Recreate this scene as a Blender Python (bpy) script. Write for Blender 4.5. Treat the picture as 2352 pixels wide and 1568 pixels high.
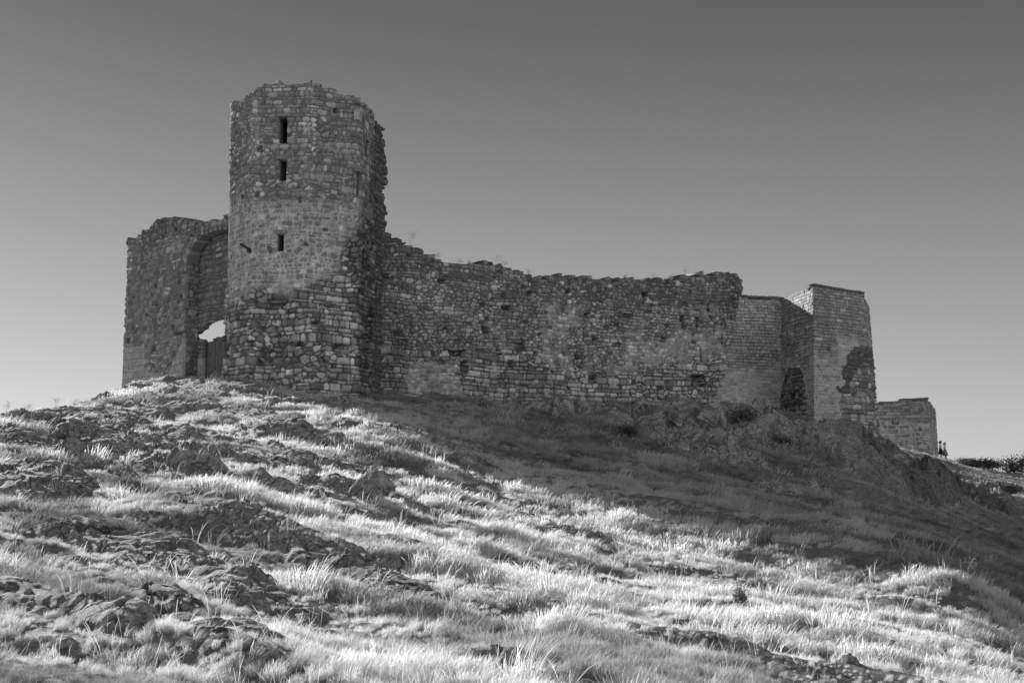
import bpy, math, random
import numpy as np
from math import radians, sin, cos, tan, pi

# ------------------------------------------------------------------ scene, camera, light
for o in list(bpy.data.objects):
    bpy.data.objects.remove(o)
sc = bpy.context.scene
COL = sc.collection

F = 3000.0            # focal length in units where the picture is 2352 wide
HOR = 1090.0
PITCH = math.atan((HOR - 784.0) / F)
cam_d = bpy.data.cameras.new('camera')
cam_d.sensor_width = 36.0
cam_d.lens = 36.0 * F / 2352.0
cam_d.clip_start = 0.1
cam_d.clip_end = 20000.0
cam = bpy.data.objects.new('camera', cam_d)
cam.rotation_euler = (pi / 2 + PITCH, 0, 0)
COL.objects.link(cam)
sc.camera = cam

SUN_EL = radians(18.5)
PHI = radians(56.0)                       # light travels (cos, -sin) in plan: from behind the castle, left
S = np.array([-cos(PHI) * cos(SUN_EL), sin(PHI) * cos(SUN_EL), sin(SUN_EL)])   # towards the sun
SUN_AZ = math.atan2(S[0], S[1])           # clockwise from +Y (negative = left)

w = bpy.data.worlds.new('World')
sc.world = w
w.use_nodes = True
nt = w.node_tree
nt.nodes.clear()
sky = nt.nodes.new('ShaderNodeTexSky')
sky.sky_type = 'NISHITA'
sky.sun_disc = False
sky.sun_elevation = SUN_EL
sky.sun_rotation = SUN_AZ
sky.altitude = 0.0
sky.air_density = 1.0
sky.dust_density = 0.1
sky.ozone_density = 1.0
sep = nt.nodes.new('ShaderNodeSeparateColor')       # a red filter, as on black and white film
nt.links.new(sky.outputs[0], sep.inputs[0])
pw = nt.nodes.new('ShaderNodeMath'); pw.operation = 'POWER'; pw.inputs[1].default_value = 0.5
nt.links.new(sep.outputs[0], pw.inputs[0])
# deep filtered blue: falls off with height, added fill light behind the camera and overhead
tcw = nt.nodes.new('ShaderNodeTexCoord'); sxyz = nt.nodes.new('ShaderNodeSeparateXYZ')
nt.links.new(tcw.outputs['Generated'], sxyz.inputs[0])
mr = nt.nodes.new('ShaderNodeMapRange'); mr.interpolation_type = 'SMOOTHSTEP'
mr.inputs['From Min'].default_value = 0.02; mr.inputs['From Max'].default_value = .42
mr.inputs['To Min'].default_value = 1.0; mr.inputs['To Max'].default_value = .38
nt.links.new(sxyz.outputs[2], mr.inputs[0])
rear_fill = nt.nodes.new('ShaderNodeMapRange'); rear_fill.interpolation_type = 'SMOOTHSTEP'  # added fill: unseen sky behind the camera raised to brighten the walls
rear_fill.inputs['From Min'].default_value = .45; rear_fill.inputs['From Max'].default_value = -.5
rear_fill.inputs['To Min'].default_value = 1.0; rear_fill.inputs['To Max'].default_value = 3.3
nt.links.new(sxyz.outputs[1], rear_fill.inputs[0])
zenith_fill = nt.nodes.new('ShaderNodeMapRange'); zenith_fill.interpolation_type = 'SMOOTHSTEP'  # added fill: unseen zenith raised to brighten the shaded slope
zenith_fill.inputs['From Min'].default_value = .45; zenith_fill.inputs['From Max'].default_value = .95
zenith_fill.inputs['To Min'].default_value = 0.0; zenith_fill.inputs['To Max'].default_value = .9
nt.links.new(sxyz.outputs[2], zenith_fill.inputs[0])
mrs = nt.nodes.new('ShaderNodeMath'); mrs.operation = 'ADD'; nt.links.new(mr.outputs[0], mrs.inputs[0]); nt.links.new(zenith_fill.outputs[0], mrs.inputs[1])
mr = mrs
mu = nt.nodes.new('ShaderNodeMath'); mu.operation = 'MULTIPLY'; nt.links.new(mr.outputs[0], mu.inputs[0]); nt.links.new(rear_fill.outputs[0], mu.inputs[1])
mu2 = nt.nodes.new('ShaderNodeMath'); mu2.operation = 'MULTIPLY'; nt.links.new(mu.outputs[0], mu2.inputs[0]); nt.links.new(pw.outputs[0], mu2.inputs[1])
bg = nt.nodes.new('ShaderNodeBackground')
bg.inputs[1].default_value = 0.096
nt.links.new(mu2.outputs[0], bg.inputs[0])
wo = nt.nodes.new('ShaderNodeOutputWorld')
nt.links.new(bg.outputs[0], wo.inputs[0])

sl = bpy.data.lights.new('sun', 'SUN')
sl.energy = 5.0
sl.angle = radians(0.6)
sl.color = (1, 1, 1)
so = bpy.data.objects.new('sun', sl)
from mathutils import Vector
so.rotation_euler = Vector((S[0], S[1], S[2])).to_track_quat('Z', 'Y').to_euler()
so.location = (-60, 80, 60)
COL.objects.link(so)

sc.view_settings.view_transform = 'Standard'
sc.view_settings.look = 'None'
sc.view_settings.exposure = 1.0
sc.view_settings.gamma = 1.0
sc.view_settings.use_curve_mapping = False
sc.cycles.max_bounces = 6
sc.cycles.diffuse_bounces = 3
sc.cycles.transmission_bounces = 3
sc.cycles.transparent_max_bounces = 4

# ------------------------------------------------------------------ picture <-> world helpers
cp, sp_ = cos(PITCH), sin(PITCH)


def raydir(px, py):
    xc = (np.asarray(px, float) - 1176.0) / F
    yc = -(np.asarray(py, float) - 784.0) / F
    return xc, cp - yc * sp_, sp_ + yc * cp


def at(px, py, D):
    """point at ground distance y = D seen at (px, py)"""
    x, y, z = raydir(px, py)
    return np.array([x / y * D, D, z / y * D])


def proj(x, y, z):
    f = y * cp + z * sp_
    u = -y * sp_ + z * cp
    return 1176.0 + F * x / f, 784.0 - F * u / f


# ------------------------------------------------------------------ noise
def _h(i, j, s):
    i = i.astype(np.int64); j = j.astype(np.int64)
    n = (i * 374761393 + j * 668265263 + int(s) * 1442695041) & 0xFFFFFFFF
    n = ((n ^ (n >> 13)) * 1274126177) & 0xFFFFFFFF
    n = ((n ^ (n >> 16)) * 2246822519) & 0xFFFFFFFF
    n = n ^ (n >> 15)
    return (n & 0xFFFFFF) / float(0x1000000)


def vn(x, y, s=0):
    i = np.floor(x); j = np.floor(y)
    fx = x - i; fy = y - j
    fx = fx * fx * fx * (fx * (fx * 6 - 15) + 10); fy = fy * fy * fy * (fy * (fy * 6 - 15) + 10)
    a = _h(i, j, s); b = _h(i + 1, j, s); c = _h(i, j + 1, s); d = _h(i + 1, j + 1, s)
    return (a * (1 - fx) + b * fx) * (1 - fy) + (c * (1 - fx) + d * fx) * fy


def fbm(x, y, s=0, o=4, g=0.5):
    t = 0; a = 1; n = 0
    for k in range(o):
        t = t + a * vn(x, y, s + k * 17); n += a
        a *= g
        x, y = (x * 1.63 - y * 1.21) + 7.3, (x * 1.21 + y * 1.63) + 3.1
    return t / n


def ridged(x, y, s=0, o=4):
    t = 0; a = 1; n = 0
    for k in range(o):
        t = t + a * (1 - np.abs(2 * vn(x, y, s + k * 13) - 1)); n += a
        a *= 0.55
        x, y = (x * 1.6 - y * 1.2) + 5.3, (x * 1.2 + y * 1.6) + 1.7
    return t / n


def sst(a, b, x):
    t = np.clip((x - a) / (b - a), 0, 1)
    return t * t * (3 - 2 * t)


def voro(U, V, cw, ch, seed, ju=0.8, jv=0.7, p=3.0, big=0.25, half=False, nb=1):
    """blocky cells: returns edge distance (m), id random, cell centre"""
    a = U / cw; b = V / ch
    i0 = np.floor(a); j0 = np.floor(b)
    F1 = np.full(U.shape, 9e9); F2 = F1.copy()
    R1 = np.zeros(U.shape); CU = np.zeros(U.shape); CV = np.zeros(U.shape)
    for dj in range(-nb, nb + 1):
        for di in range(-nb - 1, nb + 2):
            j = j0 + dj
            off = _h(j, j * 0, seed + 5) * 1.0 if not half else (j % 2) * 0.5
            i = np.floor(a - off) + di
            su = i + off + .5 + (_h(i, j, seed) - .5) * ju
            sv = j + .5 + (_h(i, j, seed + 1) - .5) * jv
            wt = (_h(i, j, seed + 2) - .5) * big
            du = np.abs(a - su) * cw; dv = np.abs(b - sv) * ch * (cw / ch) ** .55
            d = (du ** p + dv ** p) ** (1 / p) - wt * cw
            c = d < F1
            F2 = np.where(c, F1, np.minimum(F2, d))
            F1 = np.where(c, d, F1)
            r = _h(i, j, seed + 3)
            R1 = np.where(c, r, R1); CU = np.where(c, su * cw, CU); CV = np.where(c, sv * ch, CV)
    return (F2 - F1) * .5, R1, CU, CV


# ------------------------------------------------------------------ mesh and object helpers
def mesh_np(name, v, q, attrs=None, smooth=False):
    me = bpy.data.meshes.new(name)
    v = np.asarray(v, np.float32); q = np.asarray(q, np.int32)
    n = q.shape[1]
    me.vertices.add(len(v)); me.vertices.foreach_set('co', v.ravel())
    me.loops.add(q.size); me.loops.foreach_set('vertex_index', q.ravel())
    me.polygons.add(len(q))
    me.polygons.foreach_set('loop_start', np.arange(0, q.size, n, dtype=np.int32))
    me.polygons.foreach_set('loop_total', np.full(len(q), n, np.int32))
    if smooth:
        me.polygons.foreach_set('use_smooth', np.ones(len(q), bool))
    for k, a in (attrs or {}).items():
        at_ = me.attributes.new(k, 'FLOAT', 'POINT')
        at_.data.foreach_set('value', np.asarray(a, np.float32))
    me.update(calc_edges=True)
    return me


def link(name, me, mat=None, parent=None, loc=None):
    o = bpy.data.objects.new(name, me)
    if mat is not None:
        me.materials.clear(); me.materials.append(mat)
    COL.objects.link(o)
    if loc is not None:
        o.location = loc
    if parent is not None:
        o.parent = parent
        o.matrix_parent_inverse = parent.matrix_world.inverted() if False else o.matrix_parent_inverse
    return o


def tag(o, label=None, cat=None, group=None, kind=None):
    if label: o['label'] = label
    if cat: o['category'] = cat
    if group: o['group'] = group
    if kind: o['kind'] = kind
    return o


def thing(name, label, cat, group=None, loc=(0, 0, 0)):
    o = bpy.data.objects.new(name, None)
    o.empty_display_size = 0.3
    COL.objects.link(o); o.location = loc
    return tag(o, label, cat, group)


class MB:
    """collects polygons"""
    def __init__(s): s.v = []; s.f = []

    def box(s, c, x, y, z):
        """centre c, half-axis vectors x, y, z"""
        c, x, y, z = map(np.array, (c, x, y, z)); b = len(s.v)
        for k in (-1, 1):
            for j in (-1, 1):
                for i in (-1, 1):
                    s.v.append(c + i * x + j * y + k * z)
        for f in ((0, 2, 3, 1), (4, 5, 7, 6), (0, 1, 5, 4), (2, 6, 7, 3), (0, 4, 6, 2), (1, 3, 7, 5)):
            s.f.append(tuple(b + t for t in f))

    def tube(s, pts, rad, n=5):
        pts = [np.array(p, float) for p in pts]; b = len(s.v)
        for k, p in enumerate(pts):
            d = pts[min(k + 1, len(pts) - 1)] - pts[max(k - 1, 0)]
            d = d / (np.linalg.norm(d) + 1e-9)
            a = np.cross(d, (0.31, 0.9, 0.17)); a /= np.linalg.norm(a) + 1e-9
            e = np.cross(d, a)
            r = rad[k] if hasattr(rad, '__len__') else rad
            for i in range(n):
                t = 2 * pi * i / n
                s.v.append(p + r * (cos(t) * a + sin(t) * e))
        for k in range(len(pts) - 1):
            for i in range(n):
                j = (i + 1) % n
                s.f.append((b + k * n + i, b + k * n + j, b + (k + 1) * n + j, b + (k + 1) * n + i))
        s.f.append(tuple(b + i for i in range(n))[::-1])
        s.f.append(tuple(b + (len(pts) - 1) * n + i for i in range(n)))

    def poly(s, ps):
        b = len(s.v)
        for p in ps: s.v.append(np.array(p, float))
        s.f.append(tuple(range(b, b + len(ps))))

    def build(s, name, mat, parent=None, smooth=False):
        me = bpy.data.meshes.new(name)
        me.from_pydata([tuple(map(float, p)) for p in s.v], [], s.f)
        if smooth:
            me.polygons.foreach_set('use_smooth', [True] * len(me.polygons))
        me.update()
        return link(name, me, mat, parent)


# ------------------------------------------------------------------ materials
def mat_new(name):
    m = bpy.data.materials.new(name); m.use_nodes = True
    n = m.node_tree; n.nodes.clear()
    out = n.nodes.new('ShaderNodeOutputMaterial')
    return m, n, out


def nd(n, t, **kw):
    x = n.nodes.new(t)
    for k, v in kw.items():
        if k.startswith('i_'):
            x.inputs[int(k[2:])].default_value = v
        else:
            setattr(x, k, v)
    return x


def math_(n, op, a, b=None, clamp=False):
    x = n.nodes.new('ShaderNodeMath'); x.operation = op; x.use_clamp = clamp
    for k, v in enumerate((a, b)):
        if v is None: continue
        if isinstance(v, (int, float)): x.inputs[k].default_value = v
        else: n.links.new(v, x.inputs[k])
    return x.outputs[0]


def noise_(n, scale, detail=4, rough=.6, vec=None):
    x = nd(n, 'ShaderNodeTexNoise'); x.inputs['Scale'].default_value = scale
    x.inputs['Detail'].default_value = detail; x.inputs['Roughness'].default_value = rough
    if vec is not None: n.links.new(vec, x.inputs['Vector'])
    return x.outputs[0]


def ramp_(n, fac, lo, hi, a=0.0, b=1.0):
    x = nd(n, 'ShaderNodeMapRange'); x.interpolation_type = 'SMOOTHSTEP'
    x.inputs['From Min'].default_value = lo; x.inputs['From Max'].default_value = hi
    x.inputs['To Min'].default_value = a; x.inputs['To Max'].default_value = b
    n.links.new(fac, x.inputs['Value'])
    return x.outputs[0]


def stone_material(name, fine=14.0, bump=0.03, lichen=0.35, const=None):
    m, n, out = mat_new(name)
    geo = nd(n, 'ShaderNodeNewGeometry')
    pos = geo.outputs['Position']
    if const is None:
        a = nd(n, 'ShaderNodeAttribute', attribute_name='tone').outputs['Fac']
    else:
        v = nd(n, 'ShaderNodeValue'); v.outputs[0].default_value = const; a = v.outputs[0]
    n1 = noise_(n, fine, 6, .7, pos)
    n2 = noise_(n, fine * 4, 3, .7, pos)
    f1 = ramp_(n, n1, .3, .7, .72, 1.25)
    f2 = ramp_(n, n2, .3, .7, .85, 1.15)
    c = math_(n, 'MULTIPLY', math_(n, 'MULTIPLY', a, f1), f2)
    n3 = noise_(n, 5.0, 5, .75, pos)
    l = ramp_(n, n3, .62, .7, 0.0, lichen)            # pale lichen flecks
    mix = nd(n, 'ShaderNodeMix'); n.links.new(l, mix.inputs[0]); n.links.new(c, mix.inputs[2]); mix.inputs[3].default_value = .42
    n4 = noise_(n, 2.3, 5, .7, pos)
    dk = ramp_(n, n4, .56, .68, 1.0, .68)              # dark growth
    c = math_(n, 'MULTIPLY', mix.outputs[0], dk)
    comb = nd(n, 'ShaderNodeCombineColor')
    for k in range(3): n.links.new(c, comb.inputs[k])
    p = nd(n, 'ShaderNodeBsdfPrincipled')
    n.links.new(comb.outputs[0], p.inputs['Base Color'])
    p.inputs['Roughness'].default_value = .93
    p.inputs['Specular IOR Level'].default_value = .25
    b = nd(n, 'ShaderNodeBump'); b.inputs['Strength'].default_value = .9; b.inputs['Distance'].default_value = bump
    hh = math_(n, 'ADD', n1, math_(n, 'MULTIPLY', n2, .4))
    n.links.new(hh, b.inputs['Height']); n.links.new(b.outputs[0], p.inputs['Normal'])
    n.links.new(p.outputs[0], out.inputs[0])
    return m


M_OLD = stone_material('old_masonry')
M_NEW = stone_material('rebuilt_masonry', 16, .015, .2)
M_ROCKOBJ = stone_material('weathered_rock', 7, .05, .8)


def plain(name, g, rough=.85, g2=None, scale=8.0, stretch=None):
    m, n, out = mat_new(name)
    p = nd(n, 'ShaderNodeBsdfPrincipled')
    p.inputs['Roughness'].default_value = rough
    p.inputs['Specular IOR Level'].default_value = .25
    tc = nd(n, 'ShaderNodeTexCoord')
    vec = tc.outputs['Object']
    if stretch:
        mp = nd(n, 'ShaderNodeMapping'); mp.inputs['Scale'].default_value = stretch
        n.links.new(vec, mp.inputs['Vector']); vec = mp.outputs[0]
    nn = noise_(n, scale, 4, .6, vec)
    v = ramp_(n, nn, .3, .7, g, g2 if g2 is not None else g * 1.3)
    comb = nd(n, 'ShaderNodeCombineColor')
    for k in range(3): n.links.new(v, comb.inputs[k])
    n.links.new(comb.outputs[0], p.inputs['Base Color'])
    n.links.new(p.outputs[0], out.inputs[0])
    return m


def leaf_material(name, g, trans=.45, attr=True, spread=.35):
    m, n, out = mat_new(name)
    a = nd(n, 'ShaderNodeAttribute', attribute_name='gtone')
    a.attribute_type = 'INSTANCER' if attr else 'GEOMETRY'
    if attr:
        v = math_(n, 'MULTIPLY', a.outputs['Fac'], g)
    else:
        oi = nd(n, 'ShaderNodeNewGeometry')
        v = ramp_(n, oi.outputs['Random Per Island'], 0, 1, g * (1 - spread), g * (1 + spread))
    comb = nd(n, 'ShaderNodeCombineColor')
    for k in range(3): n.links.new(v, comb.inputs[k])
    d = nd(n, 'ShaderNodeBsdfDiffuse'); t = nd(n, 'ShaderNodeBsdfTranslucent')
    n.links.new(comb.outputs[0], d.inputs[0]); n.links.new(comb.outputs[0], t.inputs[0])
    mx = nd(n, 'ShaderNodeMixShader'); mx.inputs[0].default_value = trans
    n.links.new(d.outputs[0], mx.inputs[1]); n.links.new(t.outputs[0], mx.inputs[2])
    n.links.new(mx.outputs[0], out.inputs[0])
    return m


M_GRASS = leaf_material('dry_grass_blades', .78, .5)
M_WEED = leaf_material('dry_weed_stalks', .4, .3, attr=False)
M_BUSH = leaf_material('shrub_leaves', .12, .3, attr=False)
M_BUSHP = leaf_material('pale_shrub_leaves', .45, .4, attr=False)
M_BUSHM = leaf_material('grey_shrub_leaves', .25, .4, attr=False)
M_WOOD = plain('weathered_door_wood', .07, .85, .2, 6, (6, 6, .6))
M_IRON = plain('rusty_iron', .03, .7)
M_DARK = plain('dark_window_lining', .14, .95, .22)
M_PALE = plain('pale_dressed_stone', .38, .9, .46)


def terrain_material():
    m, n, out = mat_new('hillside')
    geo = nd(n, 'ShaderNodeNewGeometry'); pos = geo.outputs['Position']
    rk = nd(n, 'ShaderNodeAttribute', attribute_name='rock').outputs['Fac']
    n1 = noise_(n, 3.0, 6, .7, pos)
    n2 = noise_(n, 14.0, 5, .75, pos)
    n3 = noise_(n, 60.0, 3, .7, pos)
    base = ramp_(n, n1, .3, .7, .17, .36)
    base = math_(n, 'MULTIPLY', base, ramp_(n, n2, .35, .65, .45, 1.6))
    base = math_(n, 'MULTIPLY', base, ramp_(n, n3, .3, .7, .7, 1.3))
    vo = nd(n, 'ShaderNodeTexVoronoi'); vo.feature = 'F1'; vo.inputs['Scale'].default_value = 5.5
    vo.inputs['Randomness'].default_value = 1.0
    n.links.new(pos, vo.inputs['Vector'])
    ls = nd(n, 'ShaderNodeSeparateColor'); n.links.new(vo.outputs['Color'], ls.inputs[0])
    dist = math_(n, 'ADD', vo.outputs['Distance'], math_(n, 'MULTIPLY', n3, .25))
    spot = math_(n, 'MULTIPLY', ramp_(n, dist, .28, .36, 1, 0), ramp_(n, ls.outputs[0], .6, .75, 0, .9))
    mx = nd(n, 'ShaderNodeMix'); n.links.new(spot, mx.inputs[0]); n.links.new(base, mx.inputs[2]); mx.inputs[3].default_value = .45
    vc = nd(n, 'ShaderNodeTexVoronoi'); vc.feature = 'DISTANCE_TO_EDGE'; vc.inputs['Scale'].default_value = 1.1
    wp = nd(n, 'ShaderNodeVectorMath', operation='ADD'); n.links.new(pos, wp.inputs[0])
    nz = nd(n, 'ShaderNodeTexNoise'); nz.inputs['Scale'].default_value = 2.2; n.links.new(pos, nz.inputs['Vector'])
    n.links.new(nz.outputs['Color'], wp.inputs[1]); n.links.new(wp.outputs[0], vc.inputs['Vector'])
    dl = nd(n, 'ShaderNodeAttribute', attribute_name='lichen').outputs['Fac']
    crack = math_(n, 'MAXIMUM', ramp_(n, vc.outputs['Distance'], .0, .05, 0, 1), math_(n, 'MINIMUM', math_(n, 'MULTIPLY', dl, 4.0), 1.0))
    dl = nd(n, 'ShaderNodeAttribute', attribute_name='lichen').outputs['Fac']
    dlm = math_(n, 'SUBTRACT', 1.0, math_(n, 'MULTIPLY', dl, .62))
    mx2 = math_(n, 'MULTIPLY', mx.outputs[0], dlm)
    rock_c = math_(n, 'MULTIPLY', mx2, ramp_(n, crack, 0, 1, .45, 1))
    soil_c = math_(n, 'MULTIPLY', ramp_(n, n1, .3, .7, .12, .22), ramp_(n, n3, .3, .7, .6, 1.4))
    fin = nd(n, 'ShaderNodeMix'); n.links.new(rk, fin.inputs[0]); n.links.new(soil_c, fin.inputs[2]); n.links.new(rock_c, fin.inputs[3])
    comb = nd(n, 'ShaderNodeCombineColor')
    for k in range(3): n.links.new(fin.outputs[0], comb.inputs[k])
    p = nd(n, 'ShaderNodeBsdfPrincipled'); p.inputs['Roughness'].default_value = .9
    p.inputs['Specular IOR Level'].default_value = .3
    n.links.new(comb.outputs[0], p.inputs['Base Color'])
    hh = math_(n, 'ADD', math_(n, 'MULTIPLY', n2, 1.0), math_(n, 'MULTIPLY', n3, .3))
    hh = math_(n, 'ADD', hh, math_(n, 'MULTIPLY', crack, .6))
    b = nd(n, 'ShaderNodeBump'); b.inputs['Strength'].default_value = 1.0; b.inputs['Distance'].default_value = .09
    n.links.new(hh, b.inputs['Height']); n.links.new(b.outputs[0], p.inputs['Normal'])
    n.links.new(p.outputs[0], out.inputs[0])
    return m


M_HILL = terrain_material()

# ------------------------------------------------------------------ hill: surveyed points -> thin plate spline
Lp = np.array([cos(PHI), -sin(PHI)])
anch = []


def sv(px, rows):
    for py, D in rows: anch.append(at(px, py, D))


sv(0, [(1568, 10.5), (1450, 13), (1300, 17.5), (1150, 25), (1050, 33), (985, 40), (952, 46)])
sv(300, [(1568, 10.7), (1400, 14.8), (1200, 22.5), (1050, 35), (965, 46), (905, 59), (890, 66)])
sv(150, [(945, 47)])
sv(230, [(938, 49)])
sv(600, [(1568, 11), (1400, 15.5), (1250, 21.5), (1100, 32), (980, 44), (910, 53), (882, 57)])
sv(450, [(882, 62)])
sv(520, [(882, 60)])
sv(900, [(1568, 11.7), (1400, 17), (1250, 24), (1100, 36)])
sv(1200, [(1568, 12.5), (1400, 18.5), (1250, 28), (1160, 36), (1040, 49), (980, 57), (922, 67)])
sv(1500, [(1568, 13.5), (1400, 20.5), (1260, 31), (1080, 48), (1000, 59), (950, 67), (922, 72)])
sv(1800, [(1568, 15), (1400, 22.5), (1320, 28.5), (1160, 46), (1060, 59), (985, 68), (940, 75)])
sv(2000, [(1568, 16), (1450, 21.5), (1350, 28), (1200, 44), (1110, 58), (1035, 70), (1006, 76)])
sv(2160, [(1180, 62), (1118, 85), (1056, 126)])
sv(2090, [(1038, 110)])
sv(2160, [(1082, 105)])
sv(2250, [(1112, 100), (1128, 90), (1086, 126)])
sv(2352, [(1120, 105), (1140, 95)])
sv(2220, [(1568, 17.5), (1450, 23), (1260, 42), (1200, 58), (1140, 80), (1080, 126)])
sv(2352, [(1568, 19), (1500, 24), (1330, 40), (1250, 58), (1180, 80), (1096, 126)])
for px, py in ((674, 923), (896, 965), (1100, 1058), (1250, 1108), (1450, 1153), (1700, 1238), (1900, 1262), (2050, 1292), (2200, 1345), (2352, 1450)):
    k = (px - 1176.0) / F / (cp - (784 - py) / F * -0.0) if False else raydir(px, py)[0] / raydir(px, py)[1]
    t = (k * 57 + 11.2) / (Lp[0] - k * Lp[1])
    anch.append(at(px, py, 57 + Lp[1] * t))
A = [tuple(a) for a in anch]
A += [(-8, 3, -1.62), (0, 2, -1.66), (8, 3, -2.1), (0, -12, -1.9), (-14, -8, -1.2), (15, -6, -3.2),
      (-24, 20, -.9), (-38, 44, .6), (-50, 62, -2.5), (-22, 60, 1.2), (-32, 75, -2),
      (-12, 74, 4.4), (-2, 80, 4.5), (10, 86, 4.2), (20, 90, 3.0), (-24, 84, 1.5), (0, 110, 2.0), (26, 104, 2.2),
      (45, 60, -3.2), (60, 90, -3.5), (30, 150, -3), (60, 150, -5), (0, 150, -4), (-60, 110, -9), (30, 25, -3.4), (38, 128, 1.45), (46, 128, .3), (47, 140, -1.6), (60, 138, -2.5), (38, 138, .3), (12, 138, 1)]
A = np.array(A)


def tps_fit(P, lam=0.003):
    n = len(P)
    d = np.hypot(P[:, None, 0] - P[None, :, 0], P[:, None, 1] - P[None, :, 1])
    K = np.where(d > 0, d * d * np.log(d + 1e-9), 0) + np.eye(n) * lam * 50
    Q = np.c_[np.ones(n), P[:, :2]]
    M = np.block([[K, Q], [Q.T, np.zeros((3, 3))]])
    return np.linalg.solve(M, np.r_[P[:, 2], 0, 0, 0])


# fit in log-like compressed plan so that near points count fully
def comp(x, y):
    r = np.hypot(x, y) + 1e-6
    s = np.log1p(r / 12.0) * 12.0 / r
    return x * s, y * s


AC = A.copy(); AC[:, 0], AC[:, 1] = comp(A[:, 0], A[:, 1])
W = tps_fit(AC)


def z_base(x, y):
    X, Y = comp(x, y)
    sh = X.shape; X = X.ravel(); Y = Y.ravel(); out = np.empty(X.shape)
    for a in range(0, len(X), 100000):
        xx = X[a:a + 100000]; yy = Y[a:a + 100000]
        d2 = (xx[:, None] - AC[None, :, 0]) ** 2 + (yy[:, None] - AC[None, :, 1]) ** 2
        out[a:a + 100000] = (.5 * d2 * np.log(d2 + 1e-12)) @ W[:-3] + W[-3] + W[-2] * xx + W[-1] * yy
    out = out.reshape(sh)
    r = np.hypot(x, y)
    wf = sst(140, 210, r)
    return out * (1 - wf) + (-28.0 - 4 * fbm(x / 90, y / 90, 3)) * wf


def hit_base(px, py, lo=8, hi=130):
    kx, ky, kz = raydir(px, py)
    D = np.exp(np.linspace(math.log(lo), math.log(hi), 700))
    zg = z_base(kx / ky * D, D); zr = kz / ky * D
    c = np.nonzero(zg >= zr)[0]
    D0 = D[c[0]] if len(c) else hi
    return kx / ky * D0, D0


# bedrock: (px0,py0,px1,py1,half width m,height m)
SEG = [
    (236, 928, 300, 900, 1.3, .55), (300, 893, 430, 884, 1.0, .35), (415, 888, 470, 888, .8, .2), (545, 905, 655, 932, .9, .42),
    (180, 962, 265, 990, 1.0, .35), (228, 985, 305, 1055, 1.5, .6), (30, 955, 235, 955, 1.2, .32), (0, 1005, 100, 1035, .8, .3),
    (0, 1075, 110, 1140, 1.0, .45), (120, 1090, 165, 1105, .5, .2), (330, 1030, 420, 1010, .9, .3), (300, 1030, 520, 1045, .6, .22),
    (360, 1080, 470, 1098, .8, .42), (455, 940, 560, 960, .7, .25), (560, 950, 640, 972, .6, .22), (590, 990, 700, 1005, .7, .28),
    (700, 990, 765, 1015, .5, .22), (860, 992, 940, 1004, .6, .2), (965, 1010, 1085, 1045, .7, .3), (380, 905, 500, 912, .7, .25),
    (330, 935, 420, 945, .9, .3), (450, 1150, 640, 1235, .75, .26), (640, 1235, 790, 1305, .7, .28), (790, 1305, 930, 1375, .55, .2),
    (130, 1215, 300, 1235, .6, .26), (300, 1240, 480, 1290, .55, .22), (480, 1290, 640, 1390, .5, .22), (640, 1390, 770, 1445, .4, .15),
    (175, 1297, 305, 1340, .3, .12), (0, 1385, 70, 1430, .4, .08), (60, 1430, 140, 1500, .35, .08), (215, 1430, 310, 1485, .35, .22),
    (380, 1370, 500, 1460, .4, .18), (500, 1460, 620, 1555, .45, .2), (500, 1300, 620, 1390, .3, .12), (640, 1135, 800, 1155, .5, .2),
    (560, 1060, 700, 1075, .7, .25), (700, 1060, 860, 1090, .6, .18), (820, 1130, 880, 1150, .7, .3),
    (985, 1290, 1080, 1315, .35, .15), (1080, 1310, 1140, 1335, .3, .12), (1010, 1120, 1110, 1150, .5, .16), (1020, 1190, 1130, 1215, .4, .14),
    (1200, 1192, 1330, 1245, .4, .14), (1280, 1230, 1370, 1260, .5, .22), (1130, 1280, 1190, 1290, .35, .12), (1300, 1300, 1430, 1345, .45, .16),
    (1430, 1345, 1500, 1370, .3, .1), (1060, 1400, 1120, 1420, .3, .1), (1040, 1530, 1160, 1560, .35, .3), (1570, 1460, 1720, 1520, .4, .10),
    (1720, 1520, 1860, 1566, .3, .08), (1360, 1440, 1480, 1480, .35, .1), (1640, 1340, 1740, 1360, .3, .1), (1940, 1405, 2060, 1440, .3, .09),
    (960, 1200, 1060, 1215, .35, .14), (800, 1180, 900, 1190, .4, .12), (0, 1510, 130, 1560, .3, .08), (720, 1480, 800, 1540, .25, .07),
    (1140, 925, 1300, 940, .8, .35), (1320, 937, 1430, 947, .9, .3), (1430, 968, 1540, 980, 1.2, .6), (1540, 980, 1700, 1000, 1.5, .65),
    (1560, 1020, 1700, 1070, 1.3, .7), (1700, 990, 1860, 1012, 1.3, .6), (1870, 1030, 2000, 1048, 1.5, .45), (2000, 1048, 2120, 1075, 2.0, .4),
    (1960, 1075, 2120, 1130, 2.2, .9), (2120, 1080, 2230, 1125, 2.4, .45), (2140, 1120, 2280, 1165, 1.8, .9),  (2185, 1080, 2240, 1100, 2.2, .12), (2230, 1120, 2300, 1170, 2.0, .7),
    (1440, 1065, 1480, 1072, .6, .25), (1750, 1125, 1800, 1135, .7, .3), (1880, 1130, 1930, 1150, .6, .25), (1620, 1070, 1720, 1085, .5, .25),
    (1000, 900, 1060, 908, .7, .25), (1080, 945, 1130, 950, .5, .2),
]
SEGW = []
for a in SEG:
    x0, y0 = hit_base(a[0], a[1]); x1, y1 = hit_base(a[2], a[3])
    SEGW.append((x0, y0, x1, y1, a[4] * (1.05 if a[0] < 1000 else 1.0), a[5]))


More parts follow.
